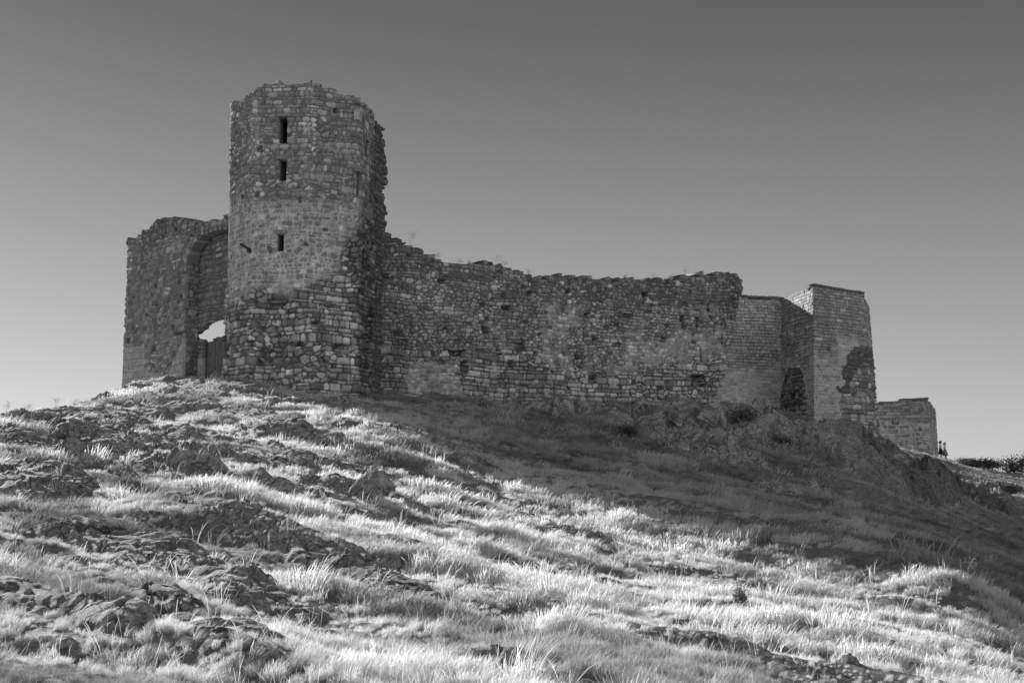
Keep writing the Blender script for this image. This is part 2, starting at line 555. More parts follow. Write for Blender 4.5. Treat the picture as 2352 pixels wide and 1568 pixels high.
def ground(x, y, full=False):
    """height, rock mask"""
    zb = z_base(x, y)
    r = np.hypot(x, y)
    # strikes of the slope run down to the right
    e1 = (x * .83 - y * .55); e2 = (x * .55 + y * .83)
    near = 1 - sst(75, 120, r)
    z = zb + near * ((fbm(e1 / 5.5, e2 / 1.7, 11, 3) - .5) * .62 + (fbm(e1 / 1.8, e2 / .7, 12, 3) - .5) * .28 + (fbm(x / .5, y / .5, 13, 2) - .5) * .06)
    wx = (fbm(x / 1.3, y / 1.3, 21, 3) - .5); wy = (fbm(x / 1.3, y / 1.3, 22, 3) - .5)
    R = np.full(x.shape, -1.0)
    for x0, y0, x1, y1, hw, hh in SEGW:
        dx, dy = x1 - x0, y1 - y0
        m = (x > min(x0, x1) - 2.2 * hw) & (x < max(x0, x1) + 2.2 * hw) & (y > min(y0, y1) - 2.2 * hw) & (y < max(y0, y1) + 2.2 * hw)
        if not m.any(): continue
        xm = x[m] + wx[m] * hw * 1.6; ym = y[m] + wy[m] * hw * 1.6
        t = np.clip(((xm - x0) * dx + (ym - y0) * dy) / (dx * dx + dy * dy + 1e-9), 0, 1)
        d = np.hypot(xm - x0 - t * dx, ym - y0 - t * dy) / hw
        pr = hh * ((.75 if x0 > 14 else 1.0) if (y0 > 50 and x0 > -3) else .62) * (1.05 - d ** 2.2) - .02
        R[m] = np.maximum(R[m], pr)
    # natural ribs of bedrock, more on the left and up the hill
    left = sst(6, -6, x - (y - 20) * .05) * sst(12, 30, r) * sst(72, 60, r)
    rib = ridged(e1 / 3.4 + wx * .5, e2 / 1.1 + wy * .5, 31, 3) - (.89 - .09 * left)
    R = np.maximum(R, np.where(r < 70, rib * .8, -1) * (x < 14))
    def facets(cu_, cv_, sd, tilt, off):
        a_ = e1 + wx * .5; b_ = e2 + wy * .5
        ed, ri, c1, c2 = voro(a_, b_, cu_, cv_, sd, p=2.0)
        h1 = (ri * 13.7) % 1.0 - .5; h2 = (ri * 29.3) % 1.0 - .5
        return ((a_ - c1) * h1 + (b_ - c2) * h2) * tilt + (ri - .5) * off - sst(.035, 0, ed) * .04
    big = sst(45, 55, r) * sst(-3, 2, x)
    fz = 1 + big * 1.6
    rough = (facets(1.9, .75, 71, .26, .07) + facets(.6, .3, 72, .26, .015)) * (1 - big) + (ridged(x / .3, y / .3, 42, 3) - .5) * .045 * (1 - big) + big * (ridged(e1 / 1.6, e2 / 1.0, 47, 3) - .5) * .14
    rough = rough + big * (facets(4.2, 2.4, 75, .55, .35) + facets(1.6, 1.1, 76, .35, .12)) / 2.0 - big * .12 * sst(18, 24, x)
    rough = rough * fz
    cr, _, _, _ = voro(e1 + wx * .7, e2 + wy * .7, 1.3, .6, 51, p=2.0)
    cr2, rid, _, _ = voro(x * .9 - y * .35 + wx * 3, x * .35 + y * .9 + wy * 3, 3.2, 4.2, 53, p=2.0)
    big = sst(45, 55, r) * sst(-3, 2, x)
    crack = sst(.07, 0, cr) * (1 - big) + (sst(.42, 0, cr2) * 5.0 - rid * 2.4) * big
    scale = np.clip(R / .16, 0, 1)
    Rk = R + scale * (rough - crack * .10) + (fbm(x / .25, y / .25, 44, 2) - .5) * .05
    rock = sst(.0, .035, Rk)
    z = z + np.maximum(Rk, 0) * (1 - sst(128, 134, r))
    if full: return z, rock * (1 - sst(128, 134, r)), Rk
    return z, rock * (1 - sst(128, 134, r))


def gz(x, y):
    z, r = ground(np.array([float(x)]), np.array([float(y)]))
    return float(z[0])


def build_ground():
    th = np.r_[np.linspace(-pi, -.47, 70)[:-1], np.linspace(-.47, .47, 1000), np.linspace(.47, pi, 70)[1:]]
    r = np.r_[0.4 * 1.11 ** np.arange(0, 28)]
    r = r[r < 8.5]
    r = np.r_[r, np.exp(np.linspace(math.log(8.6), math.log(135), 1150)), 135 * 1.12 ** np.arange(1, 38)]
    T, R = np.meshgrid(th, r)
    X = R * np.sin(T); Y = R * np.cos(T)
    Z, K = ground(X, Y)
    n, m = T.shape
    v = np.c_[X.ravel(), Y.ravel(), Z.ravel()]
    i = np.arange(n * m).reshape(n, m)
    q = np.stack([i[:-1, :-1], i[:-1, 1:], i[1:, 1:], i[1:, :-1]], -1).reshape(-1, 4)[:, ::-1]
    me = mesh_np('ground', v, q, {'rock': K.ravel(),  'lichen': (sst(24, 32, np.hypot(X, Y)) * sst(13, 21, X) * (.45 + .55 * voro(X + 3 * (fbm(X / 2, Y / 2, 91, 2) - .5), Y, 2.6, 3.6, 92, p=2.0)[1])).ravel()}, smooth=True)
    kf = (K[:-1, :-1].ravel() > .5) & (R[:-1, :-1].ravel() < 45)
    me.polygons.foreach_set('use_smooth', ~kf)
    return tag(link('ground', me, M_HILL), 'rocky hillside with dry grass below the ruined castle', 'hillside', kind='structure')


build_ground()


# ------------------------------------------------------------------ masonry on a path
class Path:
    def __init__(s, pts, closed=False):
        p = [np.array(q, float) for q in pts]
        if closed: p.append(p[0])
        s.p = np.array(p); s.d = np.diff(s.p, axis=0); s.l = np.hypot(s.d[:, 0], s.d[:, 1])
        s.c = np.r_[0, np.cumsum(s.l)]; s.L = s.c[-1]; s.closed = closed
        s.t = s.d / s.l[:, None]; s.n = np.c_[s.t[:, 1], -s.t[:, 0]]

    def pos(s, u):
        k = np.clip(np.searchsorted(s.c, u, side='right') - 1, 0, len(s.l) - 1)
        t = (u - s.c[k])
        P = s.p[k] + s.t[k] * t[:, None]
        N = s.n[k].copy()
        rr = .13
        for q in range(len(s.l)):
            # blend across the corner at c[q]
            if q == 0 and not s.closed: continue
            prev = s.n[q - 1]
            m = (k == q) & (t < rr)
            wgt = (.5 + .5 * t[m] / rr)[:, None]
            N[m] = s.n[q] * wgt + prev * (1 - wgt)
            pq = (q - 1) % len(s.l)
            m = (k == pq) & (s.l[pq] - t < rr)
            wgt = (.5 + .5 * (s.l[pq] - t[m]) / rr)[:, None]
            N[m] = s.n[pq] * wgt + s.n[q] * (1 - wgt)
        N /= np.hypot(N[:, 0], N[:, 1])[:, None]
        return P, N

    def mitre(s, u):
        n = len(s.l); M = []
        for q in range(n + 1):
            a = s.n[(q - 1) % n] if (q > 0 or s.closed) else s.n[0]
            b = s.n[q % n] if (q < n or s.closed) else s.n[n - 1]
            M.append((a + b) / max(.25, 1 + a @ b))
        M = np.array(M)
        k = np.clip(np.searchsorted(s.c, u, side='right') - 1, 0, n - 1)
        t = ((u - s.c[k]) / s.l[k])[:, None]
        return M[k] * (1 - t) + M[k + 1] * t

    def hit(s, px, py, seg=None):
        kx, ky, kz = raydir(px, py); a = kx / ky
        best = None
        for q in range(len(s.l)):
            if seg is not None and q != seg: continue
            # p.x + t d.x = a (p.y + t d.y)
            den = s.d[q, 0] - a * s.d[q, 1]
            if abs(den) < 1e-9: continue
            t = (a * s.p[q, 1] - s.p[q, 0]) / den
            if seg is None and (t < -1e-6 or t > 1 + 1e-6): continue
            y = s.p[q, 1] + t * s.d[q, 1]
            if best is None or y < best[0]:
                best = (y, s.c[q] + t * s.l[q], kz / ky * y)
        if best is None: return None
        return best[1], best[2]


def masonry(name, path, z0, z1, top, style, mat, parent, thick=1.2, step=.034, holes=(), pits=(), u0=0, u1=None,
            batter=0.0, batter_z=0.0, umask=None, push=None, quad_color=None):
    """style(U,V,PX,PY)->edge,rnd,CU,CV,relief,tone.  top(u)->z."""
    u1 = path.L if u1 is None else u1
    nu = int((u1 - u0) / step) + 1; nv = int((z1 - z0) / step) + 1
    us = np.linspace(u0, u1, nu); vs = np.linspace(z0, z1, nv)
    P, N = path.pos(us)
    U, V = np.meshgrid(us, vs)
    PX_, PY_ = proj(P[None, :, 0] + 0 * V, P[None, :, 1] + 0 * V, V)
    e, rnd, CU, CV, relief, tone, joint = style(U, V, PX_, PY_)
    disp = relief
    Mi = path.mitre(us)
    bt = batter * np.maximum(0, batter_z - V)
    if push is not None:
        disp = disp + push(U, V, PX_, PY_)
    for (hu, hv, hw, hh, dep) in pits:
        f = sst(1.25, .85, np.maximum(np.abs(U - hu) / hw, np.abs(V - hv) / hh) + (fbm(U * 9, V * 9, 77, 2) - .5) * .5)
        disp = disp * (1 - f) - dep * f
        tone = tone * (1 - .35 * f)
    if path.closed:
        s_ = U
        wrap = sst(.4, 0, U - u0)
    X = P[None, :, 0] + N[None, :, 0] * disp + Mi[None, :, 0] * bt
    Y = P[None, :, 1] + N[None, :, 1] * disp + Mi[None, :, 1] * bt
    if path.closed:
        X[:, -1] = X[:, 0]; Y[:, -1] = Y[:, 0]
    idx = np.arange(nu * nv).reshape(nv, nu)
    fc = (slice(0, nv - 1), slice(0, nu - 1))
    cu = CU[fc]; cv = CV[fc]; uu = U[fc] + step / 2; vv = V[fc] + step / 2
    tp = top(np.clip(cu.ravel(), u0, u1)).reshape(cu.shape)
    tpv = top(np.clip(uu.ravel(), u0, u1)).reshape(cu.shape)
    keep = (cv < tp) & (vv < tpv + .13)
    keep |= vv < tpv - .13
    if umask is not None:
        keep &= umask(cu, cv, uu, vv)
    for (hu0, hu1, hv0, hv1) in holes:
        keep &= ~((uu > hu0) & (uu < hu1) & (vv > hv0) & (vv < hv1))
    q = np.stack([idx[:-1, :-1], idx[:-1, 1:], idx[1:, 1:], idx[1:, :-1]], -1)[keep]
    # back side and rim
    BX = P[None, :, 0] - Mi[None, :, 0] * thick + 0 * V
    BY = P[None, :, 1] - Mi[None, :, 1] * thick + 0 * V
    nV = nu * nv
    verts = np.r_[np.c_[X.ravel(), Y.ravel(), V.ravel()], np.c_[BX.ravel(), BY.ravel(), V.ravel()]]
    tn = np.r_[tone.ravel(), tone.ravel() * .9]
    ed = np.r_[q[:, [0, 1]], q[:, [1, 2]], q[:, [2, 3]], q[:, [3, 0]]].astype(np.int64)
    key = np.minimum(ed[:, 0], ed[:, 1]) * (2 * nV) + np.maximum(ed[:, 0], ed[:, 1])
    _, inv, cnt = np.unique(key, return_inverse=True, return_counts=True)
    be = ed[cnt[inv] == 1]
    rim = np.c_[be[:, 1], be[:, 0], be[:, 0] + nV, be[:, 1] + nV]
    back = q[:, ::-1] + nV
    allq = np.r_[q, rim, back]
    used = np.unique(allq)
    remap = np.zeros(2 * nV, np.int64); remap[used] = np.arange(len(used))
    me = mesh_np(name, verts[used], remap[allq], {'tone': tn[used]})
    return link(name, me, mat, parent)


def rows(U, V, cw, ch, seed, ju=.8, jh=.5, split=.25, gap=.012, gapr=.02, rnd=.05):
    """coursed stones: row heights and stone widths vary, some stones are split into two thin ones"""
    b = V / ch; j0 = np.floor(b)

    def edge(j): return (j + (_h(j, j * 0, seed + 4) - .5) * jh) * ch
    j = j0.copy()
    j = np.where(V < edge(j0), j0 - 1, j); j = np.where(V >= edge(j0 + 1), j0 + 1, j)
    v0 = edge(j); v1 = edge(j + 1)
    hgt = v1 - v0
    wrow = cw * (.7 + .7 * _h(j, j * 0 + 3, seed + 6)); off = _h(j, j * 0, seed + 5)
    a = U / wrow - off; i0 = np.floor(a)

    def ve(i): return (i + (_h(i, j, seed + 1) - .5) * ju)
    i = i0.copy(); i = np.where(a < ve(i0), i0 - 1, i); i = np.where(a >= ve(i0 + 1), i0 + 1, i)
    u0 = ve(i); u1 = ve(i + 1)
    du = np.minimum(a - u0, u1 - a) * wrow
    hw = (u1 - u0) * wrow / 2; r = _h(i, j, seed + 3)
    sp = (_h(i, j, seed + 7) < split) & (hgt > ch * .75)
    frac = .35 + .3 * _h(i, j, seed + 8)
    vm = v0 + hgt * frac
    up = sp & (V > vm)
    va = np.where(up, vm, v0); vb = np.where(sp & ~up, vm, v1)
    dv = np.minimum(V - va, vb - V)
    r = np.where(up, (r * 5.7 + .31) % 1.0, r)
    rad = np.minimum(np.minimum(hw, (vb - va) / 2) * .9, rnd)
    cu_ = np.maximum(rad - du, 0); cv_ = np.maximum(rad - dv, 0)
    e = np.minimum(np.minimum(du, dv), rad - np.hypot(cu_, cv_))
    e = e - gap * .5 - gapr * ((r * 11.3) % 1.0)
    CU = ((u0 + u1) / 2 + off) * wrow
    return e, r, CU, (va + vb) / 2


def rnd_tone(r, lo, hi, pale=.05, pv=.5):
    t = lo + (hi - lo) * r
    return np.where(r > 1 - pale, pv, t)


def rubble(U, V, cw, ch, seed, depth=.07, jw=.022, lo=.15, hi=.30, mortar=.12, pale=.05, pv=.42, p=3.2, ju=.9, jv=.75, big=.35, rough=.03):
    wf = lambda a, b: (fbm(a / 2.2, b / 2.2, seed + 60, 2) - .5) * .26 + (vn(a / .8, b / .8, seed + 61) - .5) * .07
    warp = wf(U, V)
    wu = (fbm(U * 1.5, V * 4, seed + 70, 2) - .5) * .16
    e, r, CU, CV = rows(U + wu, V + warp, cw, ch, seed, .95, .75, .16, .004, jw * 1.3, .09)
    CV = CV - warp
    e = e + (fbm(U * 7, V * 9, seed + 80, 3) - .5) * .035
    s = sst(-.004, .024, e)
    r2 = (r * 7.31) % 1.0; r3 = (r * 3.77) % 1.0
    dome = np.clip(e / (ch * .35), 0, 1) ** .5
    relief = s * (depth * (.35 + .75 * r2) * (.55 + .45 * dome)) + (fbm(U * 5, V * 5, seed + 90, 3) - .5) * rough * 2
    tone = rnd_tone(r3, lo, hi, pale, pv) * (.85 + .3 * fbm(U * 4, V * 4, seed + 95, 3))
    tone = tone * s + mortar * (1 - s)
    return e, r, CU, CV, relief, tone, 1 - s


def cells(U, V, cw, ch, seed, depth=.05, jw=.022, lo=.15, hi=.30, mortar=.12, pale=.05, pv=.42, p=2.8, rough=.03):
    warp = (fbm(U / 1.9, V / 1.9, seed + 60, 2) - .5) * .2
    e, r, CU, CV = voro(U + (fbm(U * 3, V * 3, seed + 70, 2) - .5) * .10, V + warp, cw, ch, seed, .9, .62, p, .32)
    CV = CV - (fbm(CU / 1.9, CV / 1.9, seed + 60, 2) - .5) * .2
    e = e + (fbm(U * 9, V * 9, seed + 80, 3) - .5) * .04 - .03 * ((r * 9.1) % 1.0) * (jw > .03)
    s = sst(jw * .3, jw * 1.3, e)
    r2 = (r * 7.31) % 1.0; r3 = (r * 3.77) % 1.0
    relief = s * depth * (.35 + .9 * r2) + (fbm(U * 5, V * 5, seed + 90, 3) - .5) * rough * 2
    tone = rnd_tone(r3, lo, hi, pale, pv) * (.85 + .3 * fbm(U * 4, V * 4, seed + 95, 3))
    return e, r, CU, CV, relief, tone * s + mortar * (1 - s), 1 - s


def coursed(U, V, cw, ch, seed, depth=.035, lo=.19, hi=.28, mortar=.22, pale=.02, pv=.36, jw=.014):
    Vw = V + (vn(U / 2.5, V / 2.5, seed + 60) - .5) * .12 + (vn(V * 1.9, V * 0 + seed, seed) - .5) * .14
    e, r, CU, CV = rows(U + (fbm(U * 2, V * 5, seed + 70, 2) - .5) * .06, Vw, cw, ch, seed, .85, .35, .10, .004, jw, .03)
    CV = CV - (Vw - V)
    e = e + (fbm(U * 10, V * 10, seed + 80, 2) - .5) * .018
    s = sst(-.006, .022, e)
    r2 = (r * 7.31) % 1.0; r3 = (r * 3.77) % 1.0
    relief = s * depth * (.4 + .8 * r2) + (fbm(U * 6, V * 6, seed + 90, 3) - .5) * .02
    tone = rnd_tone(r3, lo, hi, pale, pv) * (.85 + .3 * fbm(U * 5, V * 5, seed + 95, 3))
    tone = tone * s + mortar * (1 - s)
    return e, r, CU, CV, relief, tone, 1 - s


def layout(U, V, cw, ch, seed, jw=.02, p=3.4, rowmix=0.0):
    """irregular rubble: cells in some areas, rough courses in others"""
    warp = (fbm(U / 2.2, V / 2.2, seed + 60, 2) - .5) * .24 + (vn(U / .8, V / .8, seed + 61) - .5) * .06
    wu = (fbm(U * 2.2, V * 3.5, seed + 70, 2) - .5) * .13
    Uw = U + wu; Vw = V + warp
    a = voro(Uw, Vw, cw, ch, seed, .95, .60, p, .38)
    e1_ = a[0] * 1.25 - jw * .45 - .028 * ((a[1] * 9.1) % 1.0)
    b = rows(Uw, Vw, cw * 1.05, ch, seed + 3, .95, .75, .14, .002, jw * 1.2, .10)
    m = fbm(U / 1.4, V / .9, seed + 65, 3) > .5 - rowmix
    e = np.where(m, b[0], e1_); r = np.where(m, b[1], a[1]); CU = np.where(m, b[2], a[2]); CV = np.where(m, b[3], a[3])
    e = e + (fbm(U * 7, V * 9, seed + 80, 3) - .5) * .034
    return e, r, CU, CV - warp


def finish(U, V, L, seed, depth, lo, hi, mortar, pale=.06, pv=.6, rough=.04, holes=.02):
    """depth, lo, hi, mortar may vary over the wall; layout stays the same"""
    e, r, CU, CV = L
    s = sst(-.006, .022, e)
    r2 = (r * 7.31) % 1.0; r3 = (r * 3.77) % 1.0; r4 = (r * 17.9) % 1.0
    dome = sst(-.01, .09, e)
    relief = s * depth * (.25 + .95 * r2) * (.6 + .4 * dome) + (fbm(U * 5, V * 5, seed + 90, 3) - .5) * rough * 2
    # fallen stones leave pockets
    gone = (r4 < holes) & (e > 0)
    relief = np.where(gone, -.10 * sst(0, .03, e), relief)
    t = lo * .78 + (hi * 1.04 - lo * .78) * r3 ** 1.3
    t = np.where(r3 > 1 - pale, pv, t)
    t = t * (.82 + .36 * fbm(U * 4.5, V * 4.5, seed + 95, 3))
    t = np.where(gone, lo * .6, t)
    return e, r, CU, CV, relief, t * s + mortar * (1 - s), 1 - s


def lerp(a, b, m):
    return a + (b - a) * m


def blend(a, b, m):
    """pick b where m > .5"""
    c = m > .5
    return tuple(np.where(c, y, x) for x, y in zip(a, b))


def prof(path, pts, seg=None, jig=.0, seed=1):
    us, zs = [], []
    for i, (px, py) in enumerate(pts):
        sg = seg[i] if isinstance(seg, (list, tuple)) else seg
        h = path.hit(px, py, sg)
        if h: us.append(h[0]); zs.append(h[1])
    us = np.array(us); zs = np.array(zs); o = np.argsort(us); us = us[o]; zs = zs[o]

    def f(u):
        return np.interp(u, us, zs) + jig * (vn(u * 2.6, u * 0 + seed, seed) - .5)
    return f


# ------------------------------------------------------------------ octagonal tower
TC = np.array([-9.88, 60.5]); TR = 3.345
tocam = np.array([.159, -.987]); rt = np.array([.987, .159])
octo = []
for k in range(8):
    b = radians(4.6 + 45 * (k - 3))
    octo.append(TC + TR * (cos(b) * tocam + sin(b) * rt))
# order runs left to right as seen by the camera: vertices 1..5 are in view
PT = Path(octo, closed=True)
# facets: 0 (rear left) 1 left, 2 front with windows, 3 front right, 4 right, 5.. rear
TOP_T = [(533, 240, 1), (556, 232, 1), (572, 216, 1), (587, 207, 1), (600, 205, 2), (640, 197, 2), (680, 200, 2), (694, 193, 2), (706, 193, 2),
         (730, 196, 3), (745, 206, 3), (775, 218, 3), (800, 224, 3), (814, 228, 3), (830, 240, 4), (842, 250, 4), (854, 262, 4)]
ttop0 = prof(PT, [(a, b - (4 if c in (2, 3) else 1)) for a, b, c in TOP_T], [c for a, b, c in TOP_T], .10, 5)


def ttop(u):
    return np.where((u < PT.c[1]) | (u > PT.c[5]), 16.4 + .3 * vn(u * 2, u * 0, 9), ttop0(u))


def tower_style(U, V, PXv, PYv):
    n = (fbm(U / 1.1, V / 1.1, 161, 3) - .5)
    n2 = (fbm(U * 1.5, V * 1.5, 162, 4) - .5)
    LA = layout(U, V, .29, .20, 101, .016, rowmix=.06); LB = layout(U, V, .36, .235, 131, .014, rowmix=.04)
    low = sst(-22, 22, PYv - (676 + n * 80 + n2 * 30))
    xr = np.interp(PYv, [470, 540, 590, 640, 672], [846, 822, 780, 735, 712]) + n * 60 + n2 * 26
    low = np.maximum(low, sst(-8, 8, PXv - xr) * (PYv > 500 + n2 * 40))
    mid = sst(-9, 9, PYv - (464 + n2 * 40)) * (1 - low)
    big = (low + n2 * .5) > .55
    L = tuple(np.where(big, b, a) for a, b in zip(LA, LB))
    streak = fbm(U * 3.2, V * .35, 171, 3) - .5
    depth = lerp(lerp(.075, .014, mid), .14, low)
    mort = lerp(lerp(.17, .54, mid), .09, low)
    lo = lerp(lerp(.26, .30, mid), .17, low); hi = lerp(lerp(.50, .44, mid), .56, low)
    n3_ = fbm(U * .9, V * .9, 177, 3) - .5
    o = list(finish(U, V, L, 101, depth, lo, hi, mort, .07, .64, lerp(.035, .015, mid), .014))
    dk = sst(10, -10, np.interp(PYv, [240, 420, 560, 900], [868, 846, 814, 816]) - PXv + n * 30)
    # corner stones are a little larger and paler
    cd = np.min(np.abs(U[..., None] - PT.c[None, None, 1:6]), axis=-1)
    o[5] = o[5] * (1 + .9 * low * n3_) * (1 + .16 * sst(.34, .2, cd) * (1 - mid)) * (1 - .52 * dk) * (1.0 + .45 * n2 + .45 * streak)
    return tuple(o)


tower = thing('stone_tower', 'tall octagonal rubble stone tower with slit windows at the left of the ruin', 'tower', loc=(0, 0, 0))


def win_rect(path, seg, x0, y0, x1, y1):
    a = path.hit(x0, y0, seg); b = path.hit(x1, y1, seg)
    return (min(a[0], b[0]), max(a[0], b[0]), min(a[1], b[1]), max(a[1], b[1]))


WINS = [win_rect(PT, 2, 641, 270, 660, 330), win_rect(PT, 2, 641, 367, 658, 416), win_rect(PT, 2, 637, 538, 652, 578),
        win_rect(PT, 4, 839, 322, 845, 382), win_rect(PT, 4, 822, 395, 826, 455), win_rect(PT, 4, 828, 568, 833, 612)]
tpits = []
for px, py, sg, w_, h_ in ((596, 342, 2, .12, .12), (576, 400, 1, .10, .12), (770, 230 + 25, 3, .1, .1), (700, 560, 2, .08, .07),
                           (790, 800, 3, .45, .16), (612, 812, 2, .22, .32), (600, 835, 2, .15, .2), (748, 700, 3, .3, .09), (640, 700, 2, .3, .06),
                           (575, 790, 1, .2, .15), (690, 790, 2, .14, .1), (730, 742, 3, .3, .06)):
    h = PT.hit(px, py, sg)
    if h: tpits.append((h[0], h[1], w_, h_, .22))
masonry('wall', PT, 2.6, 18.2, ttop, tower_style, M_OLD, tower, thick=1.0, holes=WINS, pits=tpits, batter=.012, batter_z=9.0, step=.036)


def window_part(path, rect, parent, dep=.98, label=None):
    u0_, u1_, v0_, v1_ = rect
    P, N = path.pos(np.array([(u0_ + u1_) / 2])); P = P[0]; N = path.n[np.clip(np.searchsorted(path.c, (u0_ + u1_) / 2) - 1, 0, len(path.l) - 1)]
    T = np.array([-N[1], N[0]])
    hw = (u1_ - u0_) / 2 - .02; zc = (v0_ + v1_) / 2; hh = (v1_ - v0_) / 2 - .02
    c = np.array([P[0], P[1], zc]); n3 = np.array([N[0], N[1], 0]); t3 = np.array([T[0], T[1], 0]); z3 = np.array([0, 0, 1.])
    m = MB()
    th = .02
    ctr = c - n3 * (dep / 2 + .06)
    for s in (-1, 1):
        m.box(ctr + t3 * s * (hw + th * .4), t3 * th, n3 * dep / 2, z3 * (hh + th))
        m.box(ctr + z3 * s * (hh + th * .4), t3 * (hw - th * .7), n3 * dep / 2, z3 * th)
    m.box(c - n3 * (dep + .08), t3 * (hw + .3), n3 * .03, z3 * (hh + .3))
    w_ = m.build('window', M_DARK, parent)
    if label: w_['label'] = label
    # lintel block set in the wall
    l = MB()
    l.box(c + z3 * (hh + .12) - n3 * .02, t3 * (hw + .14), n3 * .10, z3 * .085)
    l.build('lintel', M_LINT, w_)
    return w_


M_LINT = plain('lintel_stone', .18, .9, .26)
for r_ in WINS: window_part(PT, r_, tower)

# iron spout left of the lowest window, pale stone block with a slot near the crest
h = PT.hit(575, 573, 1); P, N = PT.pos(np.array([h[0]]))
b0 = np.array([P[0][0], P[0][1], h[1]]); n3 = np.array([-.75, -.66, 0.0])
m = MB(); m.box(b0 + n3 * .22 + np.array([0, 0, .07]), n3 * .30 + np.array([0, 0, .12]), np.array([.66, -.75, 0]) * .05, np.array([0, 0, .04]))
m.box(b0 + n3 * .02 - np.array([0, 0, .05]), n3 * .1, np.array([.66, -.75, 0]) * .08, np.array([0, 0, .08]))
m.build('water_spout', M_IRON, tower)
h = PT.hit(824, 266, 4); P, N = PT.pos(np.array([h[0]])); N = PT.n[4]
c = np.array([P[0][0] + N[0] * .04, P[0][1] + N[1] * .04, h[1]]); t3 = np.array([-N[1], N[0], 0]); n3 = np.array([N[0], N[1], 0])
m = MB()
for s in (-1, 1):
    m.box(c + t3 * s * .17, t3 * .09, n3 * .12, (0, 0, .24))
    m.box(c + np.array([0, 0, s * .19]), t3 * .08, n3 * .118, (0, 0, .05))
m.box(c - n3 * .08, t3 * .08, n3 * .02, (0, 0, .14))
m.build('niche_block', M_PALE, tower)

# broken stub of the old wall clinging to the tower's right flank
STUB = Path([at(842, 500, 60.6)[:2], at(893, 500, 64.2)[:2]])
edge_stub = [(258, 853), (275, 872), (290, 881), (305, 878), (330, 879), (350, 886), (400, 887), (425, 887), (428, 877), (445, 878), (470, 883), (535, 887), (700, 889), (900, 889)]


def stub_style(U, V, PXv, PYv):
    o = list(rubble(U, V, .34, .22, 211, .07, .03, .10, .22, .07, .02, .4, rough=.09))
    return tuple(o)


def stub_mask(cu, cv, uu, vv):
    P, N = STUB.pos(np.clip(cu.ravel(), 0, STUB.L)); X, Y = proj(P[:, 0], P[:, 1], cv.ravel())
    lim = np.interp(Y, [a for a, b in edge_stub], [b for a, b in edge_stub])
    P, N = STUB.pos(np.clip(uu.ravel(), 0, STUB.L)); X2, Y2 = proj(P[:, 0], P[:, 1], vv.ravel())
    lim2 = np.interp(Y2, [a for a, b in edge_stub], [b for a, b in edge_stub])
    return (((X < lim) & (X2 < lim2 + 4)) | (X2 < lim2 - 5)).reshape(cu.shape)


stop_ = prof(STUB, [(842, 258), (856, 262), (866, 270), (880, 290), (893, 300)], 0, .2, 8)
masonry('broken_wall_stub', STUB, 2.8, 17.0, stop_, stub_style, M_OLD, tower, thick=1.6, umask=stub_mask, step=.036)

# ------------------------------------------------------------------ gateway left of the tower
ga = radians(50)
G0 = np.array([-11.6, 59.2])
kx = raydir(289, 700); kk = kx[0] / kx[1]
tt = (G0[0] - kk * G0[1]) / (cos(ga) + kk * sin(ga))
G1 = G0 + np.array([-cos(ga), sin(ga)]) * tt
PG = Path([G1, G0])
gd = PG.t[0]; gn = PG.n[0]


def gate_style(U, V, PXv, PYv):
    n = (fbm(U / 1.3, V / 1.3, 311, 3) - .5)
    a = finish(U, V, layout(U, V, .33, .21, 301, .018, rowmix=.08), 301, .07, .22, .50, .20, .08, .64)
    d = finish(U, V, layout(U, V, .33, .21, 301, .018, rowmix=.08), 301, .05, .18, .36, .22, .04, .5)
    nw = coursed(U, V, .55, .36, 331, .04, .36, .50, .24)
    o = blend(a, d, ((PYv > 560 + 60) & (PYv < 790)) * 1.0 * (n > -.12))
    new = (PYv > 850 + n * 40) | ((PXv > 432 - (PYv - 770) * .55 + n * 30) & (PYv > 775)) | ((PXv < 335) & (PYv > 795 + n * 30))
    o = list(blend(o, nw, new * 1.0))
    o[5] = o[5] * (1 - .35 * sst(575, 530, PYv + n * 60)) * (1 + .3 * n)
    return tuple(o)


g_top = prof(PG, [(289, 550), (304, 548), (318, 545), (324, 538), (336, 530), (346, 518), (358, 506), (372, 504), (378, 500), (392, 502), (400, 506), (415, 503),
                  (430, 505), (440, 510), (455, 514), (475, 516), (488, 512), (505, 508), (515, 500), (525, 488), (540, 485)], 0, .16, 3)
arch = [(426, 900), (430, 600), (434, 585), (441, 568), (452, 551), (466, 538), (482, 530), (500, 526), (530, 523)]
au = np.array([PG.hit(a, b, 0)[0] for a, b in arch]); az = np.array([PG.hit(a, b, 0)[1] for a, b in arch])


def gate_mask(cu, cv, uu, vv):
    lim = np.interp(uu, au[1:], az[1:])
    ok = (uu < au[1]) | (vv > lim)
    # voussoirs: keep the edge of the arch clean, leave broken edge on the left
    return ok


def gate_push(U, V, PXv, PYv):
    # voussoir ring: stones stand proud along the arch edge and show radial joints
    lim = np.interp(U, au[1:], az[1:], left=-99)
    d = V - lim
    ring = ((U > au[1] - .1) & (d > 0) & (d < .7)) * 1.0
    ang = np.arctan2(V - az[1] + .4, au[-1] - U)
    rad = np.abs(((ang * 10.5) % 1.0) - .5)
    return ring * (.06 - .12 * sst(.40, .49, rad))


